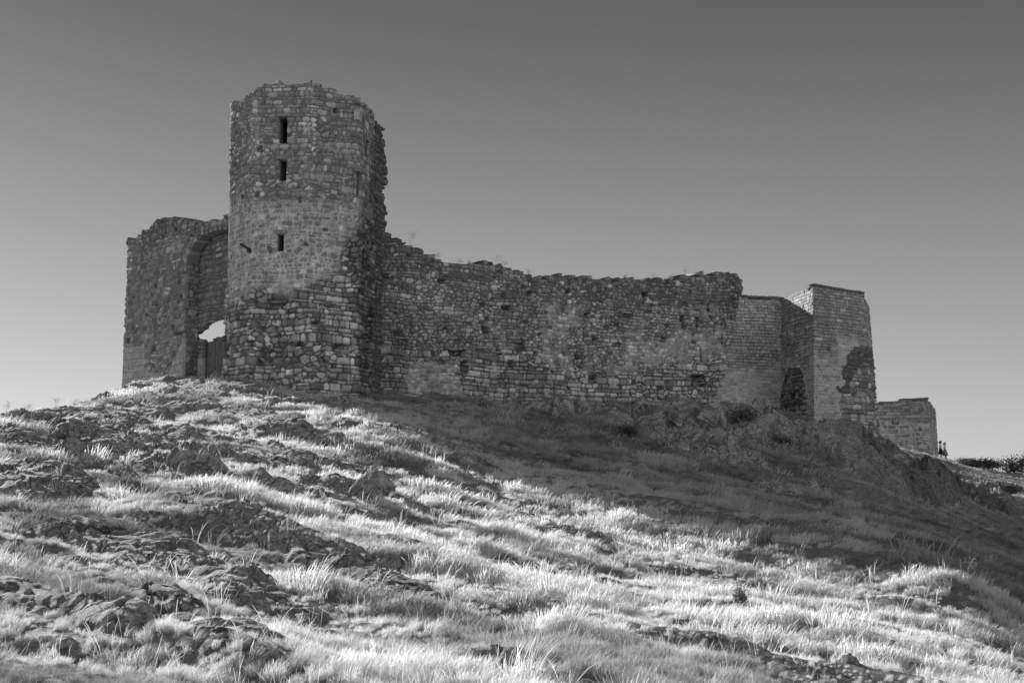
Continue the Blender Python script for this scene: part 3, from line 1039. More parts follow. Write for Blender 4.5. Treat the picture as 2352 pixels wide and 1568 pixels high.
gate = thing('gateway', 'ruined gateway with tall arched recess between its pillar and the octagonal tower', 'gateway')
gp = []
for px, py, w_, h_ in ((628 - 0, 0, 0, 0),):
    pass
for zx, zy in ((1030, 255), (700, 300), (955, 625), (608, 640), (335, 645), (1250, 800)):
    px = (450 + zx / 3.92) * .5742; py = (1150 + zy / 3.92) * .5742
    h = PG.hit(px, py, 0)
    if h: gp.append((h[0], h[1], .14, .1, .25))
for zx, zy in ((575, 240), (405, 257), (545, 85)):
    px = (400 + zx / 1.8085) * .5742; py = (1000 + zy / 1.8085) * .5742
    h = PG.hit(px, py, 0); gp.append((h[0], h[1], .14, .1, .25))
h = PG.hit(412, 767, 0); gp.append((h[0], h[1], .45, .08, .18))
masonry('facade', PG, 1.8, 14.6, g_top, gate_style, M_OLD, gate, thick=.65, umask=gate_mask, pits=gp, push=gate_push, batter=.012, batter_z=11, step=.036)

# the wall at the back of the recess, with the broken arch over the door
back = -gn * .66
PR = Path([G1 + back + gd * (au[0] - 1.2), G0 + back + gd * 1.5])


def rec_style(U, V, PXv, PYv):
    n = (fbm(U / 1.3, V / 1.3, 411, 3) - .5)
    a = list(rubble(U, V, .42, .2, 401, .07, .025, .16, .30, .12, .03, .5))
    nw = coursed(U, V, .6, .42, 431, .02, .3, .40, .24)
    o = list(blend(a, nw, ((PYv > 822) & (PXv < 470)) * 1.0))
    return tuple(o)


def zx2(zx, zy):
    return (450 + zx / 3.92) * .5742, (1150 + zy / 3.92) * .5742


opening = [zx2(*p) for p in ((1278, 735), (1340, 715), (1360, 690), (1400, 655), (1440, 640), (1450, 600), (1490, 565), (1540, 540), (1590, 520), (1660, 505), (1780, 498), (1900, 498))]
ju = [zx2(*p) for p in ((1278, 735), (1300, 800), (1410, 815), (1420, 830), (1470, 855), (1480, 860))]
ou = np.array([PR.hit(a, b, 0)[0] for a, b in opening]); oz = np.array([PR.hit(a, b, 0)[1] for a, b in opening])
jj = np.array([PR.hit(a, b, 0)[0] for a, b in ju]); jz = np.array([PR.hit(a, b, 0)[1] for a, b in ju])
jamb_u = PR.hit(466, 830, 0)[0]


def rec_mask(cu, cv, uu, vv):
    above = vv > np.interp(uu, ou, oz)
    below = (vv < np.interp(uu, jj, jz)) & (uu < jamb_u)
    return (uu < ou[0]) | above | below


rt_ = prof(PR, [(430, 520), (530, 500)], 0)
masonry('recess_wall', PR, 2.4, 13.6, rt_, rec_style, M_OLD, gate, thick=.25, umask=rec_mask, step=.036)
rv0 = G1 + gd * (au[1] + .05) - gn * .03
PV = Path([rv0, rv0 - gn * .62])


def rev_style(U, V, PXv, PYv):
    n = (fbm(U / 1.3, V / 1.3, 441, 3) - .5)
    o = list(finish(U, V, layout(U, V, .36, .24, 441, .02, rowmix=.3), 441, .05, .2, .4, .14, .05, .5))
    o[5] = o[5] * (1 + .5 * n)
    return tuple(o)


masonry('pillar_reveal', PV, 2.2, float(az[1]), lambda u: u * 0 + float(az[1]) + 1, rev_style, M_OLD, gate, thick=.03, step=.036)
# voussoir soffit stones of the tall arch
m = MB()
for i in range(15):
    t = i / 14.0
    uu_ = au[1] + (au[-1] - au[1]) * (1 - cos(t * pi / 2)); zz = np.interp(uu_, au[1:], az[1:])
    uu2 = au[1] + (au[-1] - au[1]) * (1 - cos(min(1, t + .03) * pi / 2)); z2 = np.interp(uu2, au[1:], az[1:])
    tx = np.array([uu2 - uu_ + 1e-3, z2 - zz + (1e-3 if t < .9 else 0)]); tx /= np.linalg.norm(tx)
    P3 = np.array([G1[0] + gd[0] * uu_, G1[1] + gd[1] * uu_, zz])
    g3 = np.array([gd[0], gd[1], 0]); n3 = np.array([gn[0], gn[1], 0])
    along = g3 * tx[0] + np.array([0, 0, tx[1]]); nor = g3 * (-tx[1]) + np.array([0, 0, tx[0]])
    rr = random.Random(i)
    m.box(P3 + nor * .17 - n3 * .26, along * .15, nor * (.22 + rr.random() * .05), n3 * (.30 + rr.random() * .04))
vs_ = m.build('arch_voussoirs', None, gate)
bv = vs_.modifiers.new('bevel', 'BEVEL'); bv.width = .03; bv.segments = 2
vs_.data.materials.append(M_OLD)
ta_ = vs_.data.attributes.new('tone', 'FLOAT', 'POINT'); rr = random.Random(8)
ta_.data.foreach_set('value', np.repeat([rr.uniform(.2, .4) for _ in range(15)], 8).astype(np.float32))

# plank door
PD = Path([PR.p[0] - gn * .25, PR.p[1] - gn * .25])
door_top = [zx2(*p) for p in ((1400, 830), (1480, 860), (1512, 845), (1535, 850), (1590, 815), (1650, 780), (1780, 772), (1900, 772))]
du = np.array([PD.hit(a, b, 0)[0] for a, b in door_top]); dz = np.array([PD.hit(a, b, 0)[1] for a, b in door_top])
m = MB()
ua = PD.hit(458, 800, 0)[0]; ub = PD.hit(530, 800, 0)[0]
n3 = np.array([gn[0], gn[1], 0]); t3 = np.array([gd[0], gd[1], 0])
npl = 11; wd = (ub - ua) / npl
slit = PD.hit(*zx2(1515, 850), 0)[0]
rr = random.Random(4)
for i in range(npl):
    uc = ua + (i + .5) * wd
    zt = np.interp(uc, du, dz) + rr.uniform(-.04, .04)
    gap = .03 if rr.random() < .7 else .06
    p0 = PD.p[0] + gd * uc
    zb_ = 2.8
    m.box((p0[0] + n3[0] * rr.uniform(-.01, .01), p0[1], (zt + zb_) / 2), t3 * (wd / 2 - gap / 2), n3 * .03, (0, 0, (zt - zb_) / 2))
door = m.build('door', M_WOOD, gate)
m = MB()
for zf in (.35, .85):
    zc = 4.2 + 2.6 * zf
    p0 = PD.p[0] + gd * ((ua + ub) / 2 + .2)
    m.box((p0[0] + n3[0] * -.06, p0[1] + n3[1] * -.06, zc), t3 * ((ub - ua) / 2 - .3), n3 * .028, (0, 0, .07))
    m.build('cross_brace', M_WOOD, door); m = MB()

# ------------------------------------------------------------------ long curtain wall and its rebuilt end
W0 = at(872, 800, 63.2)[:2]
W1 = at(1800, 800, 76.5)[:2]
PW = Path([W0, W1])
TOPW = [(872, 537), (885, 537), (905, 545), (930, 558), (945, 566), (960, 572), (985, 586), (1008, 590), (1012, 600), (1040, 606), (1060, 609), (1090, 609), (1110, 605), (1130, 606),
        (1160, 609), (1172, 617), (1195, 628), (1215, 634), (1240, 636), (1262, 638), (1280, 633), (1310, 638), (1340, 636), (1360, 640), (1400, 640), (1415, 645), (1432, 641),
        (1450, 640), (1470, 646), (1500, 641), (1530, 645), (1556, 644), (1562, 636), (1575, 633), (1600, 634), (1615, 630), (1640, 632), (1655, 628), (1680, 626), (1692, 628), (1702, 640)]
wtop = prof(PW, TOPW, 0, .14, 6)
EDGE = [(600, 1690), (632, 1697), (650, 1703), (668, 1703), (682, 1696), (700, 1690), (720, 1692), (740, 1686), (756, 1678), (780, 1680), (800, 1668), (840, 1664), (880, 1655), (920, 1640), (1000, 1640)]


def old_style(U, V, PXv, PYv):
    n = (fbm(U / 1.7, V / 1.7, 511, 3) - .5); n2 = (fbm(U * 1.6, V * 1.6, 512, 4) - .5)
    LA = layout(U, V, .28, .185, 501, .016, rowmix=.0); LB = layout(U, V, .36, .235, 521, .018, rowmix=.06)
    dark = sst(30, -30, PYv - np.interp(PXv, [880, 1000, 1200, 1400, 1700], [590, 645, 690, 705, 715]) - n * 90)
    low = sst(-20, 20, PYv - np.interp(PXv, [880, 1000, 1500, 1700], [785, 810, 850, 790]) - n * 60)
    lime = sst(.02, .16, n + n2 * .5) * (PYv > 700) * sst(1040, 1120, PXv) * (1 - low)
    patch = sst(1.25, .85, np.maximum(np.abs(PXv - 992) / 60, np.abs(PYv - 872) / 38) + n * .9 + n2 * .9)
    lime = np.maximum(lime * .7, patch * .85)
    big = (low + n2 * .5 - patch) > .55
    L = tuple(np.where(big, b, a) for a, b in zip(LA, LB))
    depth = lerp(lerp(.09, .13, low), .03, lime); mort = lerp(lerp(.12, .07, low), .38, lime)
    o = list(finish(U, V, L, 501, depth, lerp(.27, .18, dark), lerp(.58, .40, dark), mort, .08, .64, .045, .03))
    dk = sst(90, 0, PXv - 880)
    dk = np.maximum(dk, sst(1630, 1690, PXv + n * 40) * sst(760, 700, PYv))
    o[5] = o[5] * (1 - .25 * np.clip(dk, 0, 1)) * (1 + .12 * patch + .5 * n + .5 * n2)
    return tuple(o)


def old_mask(cu, cv, uu, vv):
    def X(u, z):
        P, N = PW.pos(np.clip(u.ravel(), 0, PW.L)); x, y = proj(P[:, 0], P[:, 1], z.ravel())
        return x, np.interp(y, [a for a, b in EDGE], [b for a, b in EDGE])
    x1, l1 = X(cu, cv); x2, l2 = X(uu, vv)
    return (((x1 < l1) & (x2 < l2 + 7)) | (x2 < l2 - 7)).reshape(cu.shape)


curtain = thing('curtain_wall', 'long ragged rubble stone wall between the octagonal tower and the rebuilt corner', 'castle wall')
wp_ = []
for zx, zy, w_, h_ in ((795, 852, .2, .15), (1190, 893, .11, .14), (1585, 908, .15, .1), (1808, 920, .2, .16), (2085, 922, .2, .12), (1460, 1045, .16, .13),
                       (975, 1095, .16, .16), (1155, 1025, .12, .1), (885, 990, .12, .1), (1530, 745, .14, .13), (1950, 600, .15, .14), (1395, 570, .13, .12),
                       (1115, 588, .13, .12), (2215, 770, .13, .16), (945, 690, .2, .13), (75, 458, .18, .12), (160, 880, .35, .12), (590, 1020, .45, .14),
                       (640, 1120, .2, .3), (480, 500, .15, .12), (1050, 975, .25, .22), (1570, 1190, .25, .12), (2330, 800, .1, .3)):
    px = 861.3 + .3175 * zx; py = 488 + .3175 * zy
    h = PW.hit(px, py, 0); wp_.append((h[0], h[1], w_, h_, .3))
h = PW.hit(1602, 874, 0); wp_.append((h[0], h[1], .42, .3, .5))
h = PW.hit(1610, 815, 0); wp_.append((h[0], h[1], .12, .4, .25))
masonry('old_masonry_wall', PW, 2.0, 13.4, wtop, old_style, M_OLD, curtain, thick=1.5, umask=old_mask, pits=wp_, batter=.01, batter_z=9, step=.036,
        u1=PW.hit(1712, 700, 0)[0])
PN = Path([at(1600, 800, 73.85)[:2] + np.array([0.0, .16]), W1 + np.array([0.0, .16])])


def new_style(seed):
    def f(U, V, PXv, PYv):
        n = (fbm(U / 1.7, V / 1.7, seed + 11, 3) - .5); n2 = (fbm(U * 1.6, V * 1.6, seed + 12, 3) - .5)
        mort = lerp(.11, .46, sst(790, 880, PYv + n * 160 + n2 * 120))
        o = list(coursed(U, V, .36, .19, seed, lerp(.055, .03, sst(790, 880, PYv)), .36, .60, mort, .05, .6))
        o[5] = o[5] * (1 + .5 * n + .3 * n2)
        return tuple(o)
    return f


ntop = prof(PN, [(1600, 680), (1688, 680), (1720, 683), (1760, 684), (1800, 687), (1820, 688)], 0, .03, 3)
masonry('rebuilt_masonry_wall', PN, 2.0, 11.2, ntop, new_style(601), M_NEW, curtain, thick=1.3, step=.036)
# coping stones on the rebuilt part
m = MB(); rr = random.Random(2)
u = PN.hit(1697, 684, 0)[0]
while u < PN.L + .15:
    wv = rr.uniform(.2, .42)
    p0 = PN.p[0] + PN.t[0] * (u + wv / 2)
    zt = float(ntop(np.array([u + wv / 2]))[0])
    m.box((p0[0], p0[1] + .3, zt + .03), np.r_[PN.t[0], 0] * (wv / 2 - .012), np.r_[PN.n[0], 0] * .42, (0, 0, rr.uniform(.05, .075)))
    u += wv
m.build('coping', stone_material('coping_stone', 10, .03, .1, .14), curtain)

# ------------------------------------------------------------------ rebuilt corner tower at the right end
C0 = W1 + np.array([0, .1])
C1 = at(1869, 700, 71.6)[:2]
C2 = at(1983, 700, 74.2)[:2]
C3 = at(1996, 700, 79.2)[:2]
C4 = C3 + np.array([-2.5, 3.0]); C5 = C0 + np.array([-1.2, 4.5])
PC = Path([C0, C1, C2, C3, C4, C5], closed=True)
ctop_pts = [(1801, 688, 0), (1812, 682, 0), (1835, 672, 0), (1850, 667, 0), (1857, 664, 0), (1868, 657, 0), (1870, 656, 1), (1900, 661, 1), (1940, 668, 1), (1981, 674, 1), (1984, 682, 2), (1994, 703, 2)]
ctop0 = prof(PC, [(a, b) for a, b, c in ctop_pts], [c for a, b, c in ctop_pts], .02, 2)


def ctop(u): return np.where(u > PC.c[3], 9.6, ctop0(u))


def corner_style(U, V, PXv, PYv):
    n = (fbm(U / 1.2, V / 1.2, 711, 3) - .5)
    n2 = (fbm(U * 1.8, V * 1.8, 712, 4) - .5)
    lime = sst(770, 860, PYv + n * 160 + n2 * 120)
    a = coursed(U, V, .34, .185, 701, lerp(.06, .035, lime), .24, .42, lerp(.11, .46, lime), .05, .6)
    b = finish(U, V, layout(U, V, .42, .27, 721, .024, rowmix=.1), 721, .10, .2, .5, .12, .08, .62)
    d = finish(U, V, layout(U, V, .38, .19, 731, .024, rowmix=.3), 731, .10, .12, .22, .09, .02, .4)
    o = a
    # remnant of old rubble low on the front face, blackened at its upper rim
    def inside(pts):
        ys = [p[0] for p in pts]; l = np.interp(PYv, ys, [p[1] for p in pts]); r = np.interp(PYv, ys, [p[2] for p in pts])
        return (PXv > l + n * 30 + n2 * 26) & (PXv < r + n * 24 + n2 * 26) & (PYv > ys[0]) & (PYv < ys[-1])
    A_ = inside([(796, 1942, 2040), (830, 1934, 2040), (900, 1925, 2040), (960, 1915, 2040), (1040, 1890, 2060)]) & (U > PC.c[1])
    D_ = (inside([(796, 1942, 2020), (828, 1936, 2020), (862, 1926, 2020), (905, 1912, 2020)])) & (U > PC.c[1]) & ~inside([(845, 1960, 1985), (870, 1948, 2000), (940, 1940, 2000)])
    E_ = inside([(845, 1812, 1842), (880, 1805, 1850), (925, 1803, 1852), (960, 1806, 1835), (1000, 1808, 1830)]) & (U < PC.c[1])
    G_ = (PYv > 905) & (U < PC.c[1]) & (PXv < 1860 + n * 30)
    o = blend(o, b, (A_ | G_ | E_) * 1.0)
    o = blend(o, d, D_ * 1.0)
    o = list(o); o[5] = o[5] * (1 + .3 * n) * (1 - .45 * (E_ & ~(PYv > 960)))
    return tuple(o)


ctower = thing('corner_tower', 'angular rebuilt corner tower of thin coursed stone with a blackened patch', 'tower')
cpits = []
for zx, zy, sg, w_, h_ in ((1085, 842, 0, .12, .08), (1160, 812, 0, .1, .1), (1288, 803, 1, .11, .09), (1168, 1127, 0, .08, .07), (1210, 1163, 0, .06, .08), (965, 1018, 0, .12, .1),
                           (1580, 1208, 1, .25, .16), (1455, 1135, 1, .2, .1), (1500, 840, 1, .12, .05)):
    px = (2600 + zx / 1.8085) * .5742; py = (950 + zy / 1.8085) * .5742
    h = PC.hit(px, py, sg)
    if h: cpits.append((h[0], h[1], w_, h_, .2))
masonry('wall', PC, .6, 10.8, ctop, corner_style, M_NEW, ctower, thick=.9, pits=cpits, batter=.045, batter_z=9.9, step=.036)
m = MB(); rr = random.Random(6)
for sg, ua_, ub_ in ((0, PC.hit(1856, 664, 0)[0], PC.c[1]), (1, PC.c[1], PC.c[2])):
    u = ua_
    while u < ub_ - .1:
        wv = rr.uniform(.16, .34)
        p0 = PC.p[sg] + PC.t[sg] * (u - PC.c[sg] + wv / 2) - PC.n[sg] * .1
        zt = float(ctop0(np.array([u + wv / 2]))[0])
        m.box((p0[0], p0[1], zt + .04), np.r_[PC.t[sg], 0] * (wv / 2 - .012), np.r_[PC.n[sg], 0] * .2, (0, 0, rr.uniform(.05, .07)))
        u += wv
m.build('coping', bpy.data.materials['coping_stone'], ctower)

# ------------------------------------------------------------------ small far tower
F0 = at(2005, 900, 126.5)[:2]; F1 = at(2129, 900, 125.0)[:2]; F2 = at(2146, 900, 131.0)[:2]
F3 = F2 + np.array([-3, 4.]); F4 = F0 + np.array([-.5, 6.])
PF = Path([F0, F1, F2, F3, F4], closed=True)
ft = [(2005, 925, 0), (2030, 925, 0), (2062, 924, 0), (2066, 919, 0), (2100, 917, 0), (2129, 916, 0), (2131, 918, 1), (2145, 938, 1)]
ftop0 = prof(PF, [(a, b) for a, b, c in ft], [c for a, b, c in ft], .03, 2)


def ftop(u): return np.where(u > PF.c[2], 6.2, ftop0(u))


def far_style(U, V, PXv, PYv):
    n = (fbm(U / 1.6, V / 1.6, 811, 3) - .5)
    a = coursed(U, V, .48, .25, 801, .07, .28, .38, .13, jw=.03)
    b = finish(U, V, layout(U, V, .55, .40, 821, .04), 821, .05, .22, .42, .44, .02, .5)
    o = list(blend(a, b, (PYv > 968 + n * 20) * 1.0))
    o[5] = o[5] * (1 + .3 * n)
    return tuple(o)


far = thing('small_tower', 'low square stone tower standing apart at the far right', 'tower')
masonry('wall', PF, -1.0, 8.0, ftop, far_style, M_NEW, far, thick=.8, batter=.035, batter_z=7.2, step=.055)
m = MB(); rr = random.Random(9)
u = PF.hit(2018, 925, 0)[0]
while u < PF.c[1] - .1:
    wv = rr.uniform(.3, .5)
    p0 = PF.p[0] + PF.t[0] * (u + wv / 2) - PF.n[0] * .1
    zt = float(ftop0(np.array([u + wv / 2]))[0])
    m.box((p0[0], p0[1], zt + .05), np.r_[PF.t[0], 0] * (wv / 2 - .02), np.r_[PF.n[0], 0] * .25, (0, 0, rr.uniform(.07, .1)))
    u += wv
m.build('coping', bpy.data.materials['coping_stone'], far)


# ------------------------------------------------------------------ boulders
def boulder(seed, a, b, c, yaw, cuts=26):
    rng = np.random.default_rng(seed)
    nu, nv = 150, 90
    th = np.linspace(0, 2 * pi, nu, endpoint=False); ph = np.linspace(0.02, pi - .02, nv)
    T, Pp = np.meshgrid(th, ph)
    d = np.stack([np.cos(T) * np.sin(Pp), np.sin(T) * np.sin(Pp), np.cos(Pp)], -1)
    r = np.full(T.shape, 1.12)
    for k in range(cuts):
        n = rng.normal(size=3); n /= np.linalg.norm(n)
        dd = d @ n
        r = np.minimum(r, np.where(dd > .05, rng.uniform(.62, .98) / np.maximum(dd, .05), 9))
    nz = fbm(T * 0 + d[..., 0] * 2.6 + seed, d[..., 1] * 2.6 + d[..., 2] * 1.7, seed, 4) - .5
    nz2 = ridged(d[..., 0] * 7 + d[..., 2] * 3 + seed, d[..., 1] * 7 + d[..., 2] * 4, seed + 3, 3) - .5
    q3 = d * np.array([a, b, c])
    f1 = ridged(q3[..., 0] * 2.2 + q3[..., 2] * 1.6 + seed, q3[..., 1] * 2.2 - q3[..., 2] * 1.9, seed + 4, 5) - .5
    f2 = fbm(q3[..., 0] * 9 + q3[..., 2] * 7, q3[..., 1] * 9 - q3[..., 2] * 8, seed + 6, 4) - .5
    r = r * (1 + nz * .22 + nz2 * .10 + f1 * .26 + f2 * .16)
    v = d * r[..., None] * np.array([a, b, c])
    v = v.reshape(-1, 3)
    cy, sy = cos(yaw), sin(yaw)
    v = np.c_[v[:, 0] * cy - v[:, 1] * sy, v[:, 0] * sy + v[:, 1] * cy, v[:, 2]]
    i = np.arange(nu * nv).reshape(nv, nu); j = np.roll(i, -1, axis=1)
    q = np.stack([i[:-1], i[1:], j[1:], j[:-1]], -1).reshape(-1, 4)
    tone = (.03 + .42 * fbm(d[..., 0] * 3, d[..., 1] * 3 + d[..., 2] * 3, seed + 9, 4)).ravel()
    return mesh_np('boulder', v, q, {'tone': tone}, smooth=True)


BOULD = [
    (1480, 958, 1.0, .8, 1.15, 'upright pale boulder below the middle of the long wall'),
    (1512, 965, .6, .6, 1.05, 'narrow standing boulder just right of the upright pale one'),
    (1570, 985, 1.6, 1.1, 1.15, 'largest lichen covered boulder below the rebuilt end of the wall'),
    (1640, 1000, 1.3, .9, 1.1, 'broad cracked boulder right of the largest lichen covered one'),
    (1600, 1035, 1.0, .8, .75, 'low boulder in front of the largest lichen covered one'),
    (1690, 1045, 1.1, .7, .6, 'flat tapering boulder pointing down the shaded slope'),
    (1225, 938, .75, .6, .55, 'rounded pale boulder under the middle foot of the long wall'),
    (1340, 945, .7, .5, .5, 'small block of rock against the foot of the long wall'),
    (1750, 990, 1.0, .8, .95, 'dark boulder among bushes below the corner tower left face'),
    (1820, 1005, .9, .7, .9, 'dark boulder directly below the corner tower left edge'),
    (1880, 1040, 1.4, 1.0, .6, 'sloping dark boulder under the front edge of the corner tower'),
    (2052, 1062, 1.5, 1.0, .8, 'squarish split rock below the small far tower'),
    (862, 1138, .62, .55, .62, 'upright ribbed rock alone in the sunlit grass at mid slope'),
    (830, 1150, .5, .4, .42, 'lower rock leaning against the upright ribbed rock'),
    (480, 1098, .5, .45, .42, 'angular pale faced boulder in the cracked cluster on the left slope'),
    (525, 1118, .42, .35, .36, 'rounded boulder at the right end of the cracked left cluster'),
    (420, 1090, .6, .5, .42, 'wide boulder at the left end of the cracked left cluster'),
    (160, 1502, .16, .11, .08, 'small loose stone in the grass near the lower left corner'),
    (63, 1427, .11, .08, .07, 'rounded loose stone on bedrock near the left edge'),
    (500, 870, .9, .6, .35, 'low pale rock on the crest in front of the plank door'),
    (740, 877, .55, .4, .3, 'pale rock at the foot of the octagonal tower'),
]
for i, (px, py, a, b, c, lab) in enumerate(BOULD):
    x, y = hit_base(px, py)
    fs = .82
    a, b, c = a * fs, b * fs, c * fs
    me = boulder(900 + i * 7, a, b, c, (i * 1.3) % 3.1 if a < 1.2 else .35)
    o = link('boulder', me, M_ROCKOBJ, loc=(x, y, gz(x, y) - c * .02))
    tag(o, lab, 'rock', 'boulders lying on the castle hill')


# ------------------------------------------------------------------ grass (one mass)
def tuft(name, n, w, h, rad, seed, lean=.35, heads=.35):
    rng = np.random.default_rng(seed)
    V = []; Q = []
    for k in range(n):
        a = rng.uniform(0, 2 * pi); rr_ = rad * math.sqrt(rng.uniform(0, 1))
        bx, by = rr_ * cos(a), rr_ * sin(a)
        hh = h * rng.uniform(.45, 1.1) * (1 - .25 * rr_ / rad)
        sp = rng.uniform(.05, .45)
        dx = cos(a) * sp * rr_ / rad + lean * rng.uniform(.3, 1.3); dy = sin(a) * sp * rr_ / rad + rng.uniform(-.3, .3)
        head = rng.uniform() < heads
        fa = rng.uniform(0, pi); wx, wy = cos(fa), sin(fa)
        prof_ = (1, .9, .7, .2) if not head else (.7, .6, 1.5, .5)
        b = len(V)
        for j, t in enumerate((0, .38, .75, 1.0)):
            ww = w * prof_[j] * .5
            px_ = bx + dx * hh * t * t; py_ = by + dy * hh * t * t; pz = hh * (t - .18 * t * t) - .03
            V.append((px_ - wx * ww, py_ - wy * ww, pz)); V.append((px_ + wx * ww, py_ + wy * ww, pz))
            if j: Q.append((b + 2 * j - 2, b + 2 * j - 1, b + 2 * j + 1, b + 2 * j))
    me = mesh_np(name, V, Q)
    me.materials.append(M_GRASS)
    return me


def stalks(name, w, seed):
    return tuft(name, 7, w, .58, .10, seed, lean=.12, heads=1.0)


protos = bpy.data.collections.new('grass_tuft_shapes')
LOD = []
for l, (n, wv, hv, rv) in enumerate(((95, .0036, .30, .11), (80, .0065, .30, .17), (60, .014, .32, .28), (44, .027, .34, .42))):
    for k in range(4):
        o = bpy.data.objects.new('grass_tuft_%d%d' % (l, k), tuft('grass_tuft', n, wv, hv, rv, 50 * l + k, lean=(.25, .4, .55, .15)[k], heads=(.5, .3, .2, .6)[k]))
        protos.objects.link(o)


for l, wv in enumerate((.0035, .0065)):
    for k in range(2):
        o = bpy.data.objects.new('grass_tuft_9%d%d' % (l, k), stalks('grass_stalks', wv, 400 + 10 * l + k))
        protos.objects.link(o)


def scatter():
    rng = np.random.default_rng(3)
    P = []
    bands = ((8.8, 17, 150, 0), (17, 30, 80, 1), (30, 55, 28, 2), (55, 135, 10, 3))
    for lo, hi, dens, lod in bands:
        n = int(.5 * .86 * (hi * hi - lo * lo) * dens)
        r = np.sqrt(rng.uniform(lo * lo, hi * hi, n)); t = rng.uniform(-.43, .43, n)
        x = r * np.sin(t); y = r * np.cos(t)
        z, rock, Rk = ground(x, y, True)
        e1_ = x * .83 - y * .55; e2_ = x * .55 + y * .83
        dn = np.clip(.5 + (fbm(e1_ / 2.6, e2_ / .8, 61, 3) - .5) * 1.25, 0, 1); grass_ok = rock < .45
        sparse = fbm(x / .6 + 9, y / .6, 62, 3)
        u = rng.uniform(0, 1, n)
        keep = (grass_ok & (u < .12 + 2.3 * (sparse - .22)))
        keep |= (~grass_ok) & (u < .03 + .75 * sst(.54, .68, fbm(x / .6, y / .45, 66, 3))) & (x < 12)
        # not inside the castle
        behind = (y > 70) & (x > -16) & (x < 20) & (y < 95) & (y > 64.5 + .56 * (x + 6.3))
        keep &= ~behind
        x, y, z, dn, Rk = x[keep], y[keep], z[keep], dn[keep], Rk[keep]
        m = len(x)
        sc_ = rng.uniform(.5, 1.2, m) * (.12 + 1.6 * dn) * (1 - .35 * sst(-.30, -.02, Rk) - .25 * sst(0, .05, Rk)) * (.70 if lod == 0 else .82)
        sc_ *= np.where(rng.uniform(0, 1, m) < .05, 1.6, 1.0)
        if lod >= 2: sc_ *= 1.0
        # species patches: pale dry grass, darker green cushions
        sp = fbm((x * .83 - y * .55) / 3.6 + 31, (x * .55 + y * .83) / .95, 63, 3)
        tone = np.clip(1.02 + (rng.uniform(-.22, .14, m)) - sst(.52, .62, sp) * .48, .12, 1)
        # castle shade painted into the grass tone beyond the tower's shadow edge
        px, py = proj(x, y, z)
        painted_shade = sst(-3, 6, (x - (-11.2)) * sin(PHI) * 1.0 + (y - 57) * cos(PHI) * 1.0 - 1.0)
        tone *= 1 - (.80 - .60 * dn) * painted_shade
        lf = sst(900, 200, px) * (1 - painted_shade)
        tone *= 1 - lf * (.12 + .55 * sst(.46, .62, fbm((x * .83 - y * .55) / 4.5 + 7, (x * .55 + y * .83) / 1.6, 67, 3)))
        yaw = rng.normal(-.1, .8, m)
        idx = lod * 4 + rng.integers(0, 4, m)
        if lod < 3:
            tall = rng.uniform(0, 1, m) < .04
            idx = np.where(tall, 16 + 2 * min(lod, 1) + rng.integers(0, 2, m), idx)
            sc_ = np.where(tall, rng.uniform(.5, 1.1, m), sc_)
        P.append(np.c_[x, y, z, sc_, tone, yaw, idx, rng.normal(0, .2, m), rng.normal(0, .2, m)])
    return np.concatenate(P)


GP = scatter()
print('grass tufts', len(GP))
gm = bpy.data.meshes.new('dry_grass')
gm.vertices.add(len(GP)); gm.vertices.foreach_set('co', GP[:, :3].astype(np.float32).ravel())
for nm, c_ in (('gscale', 3), ('gtone', 4)):
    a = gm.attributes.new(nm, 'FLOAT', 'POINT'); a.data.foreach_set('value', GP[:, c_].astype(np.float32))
a = gm.attributes.new('gidx', 'INT', 'POINT'); a.data.foreach_set('value', GP[:, 6].astype(np.int32))
a = gm.attributes.new('grot', 'FLOAT_VECTOR', 'POINT'); a.data.foreach_set('vector', np.c_[GP[:, 7], GP[:, 8], GP[:, 5]].astype(np.float32).ravel())
gm.update()
go = link('dry_grass', gm)
tag(go, 'dry wind combed grass covering the slope', 'grass', kind='stuff')
ng = bpy.data.node_groups.new('grass_scatter', 'GeometryNodeTree')
ng.interface.new_socket('Geometry', in_out='INPUT', socket_type='NodeSocketGeometry')
ng.interface.new_socket('Geometry', in_out='OUTPUT', socket_type='NodeSocketGeometry')
gi = ng.nodes.new('NodeGroupInput'); gout = ng.nodes.new('NodeGroupOutput')
ip = ng.nodes.new('GeometryNodeInstanceOnPoints'); ci = ng.nodes.new('GeometryNodeCollectionInfo')
ci.inputs['Collection'].default_value = protos; ci.inputs['Separate Children'].default_value = True; ci.inputs['Reset Children'].default_value = True


def attr(nm, ty):
    x = ng.nodes.new('GeometryNodeInputNamedAttribute'); x.data_type = ty; x.inputs['Name'].default_value = nm
    return [s for s in x.outputs if s.enabled and s.name == 'Attribute'][0]


ng.links.new(gi.outputs[0], ip.inputs['Points']); ng.links.new(ci.outputs[0], ip.inputs['Instance'])
ip.inputs['Pick Instance'].default_value = True
ng.links.new(attr('gidx', 'INT'), ip.inputs['Instance Index'])
er = ng.nodes.new('FunctionNodeEulerToRotation'); ng.links.new(attr('grot', 'FLOAT_VECTOR'), er.inputs[0])
ng.links.new(er.outputs[0], ip.inputs['Rotation']); ng.links.new(attr('gscale', 'FLOAT'), ip.inputs['Scale'])
ng.links.new(ip.outputs[0], gout.inputs[0])
md = go.modifiers.new('scatter', 'NODES'); md.node_group = ng


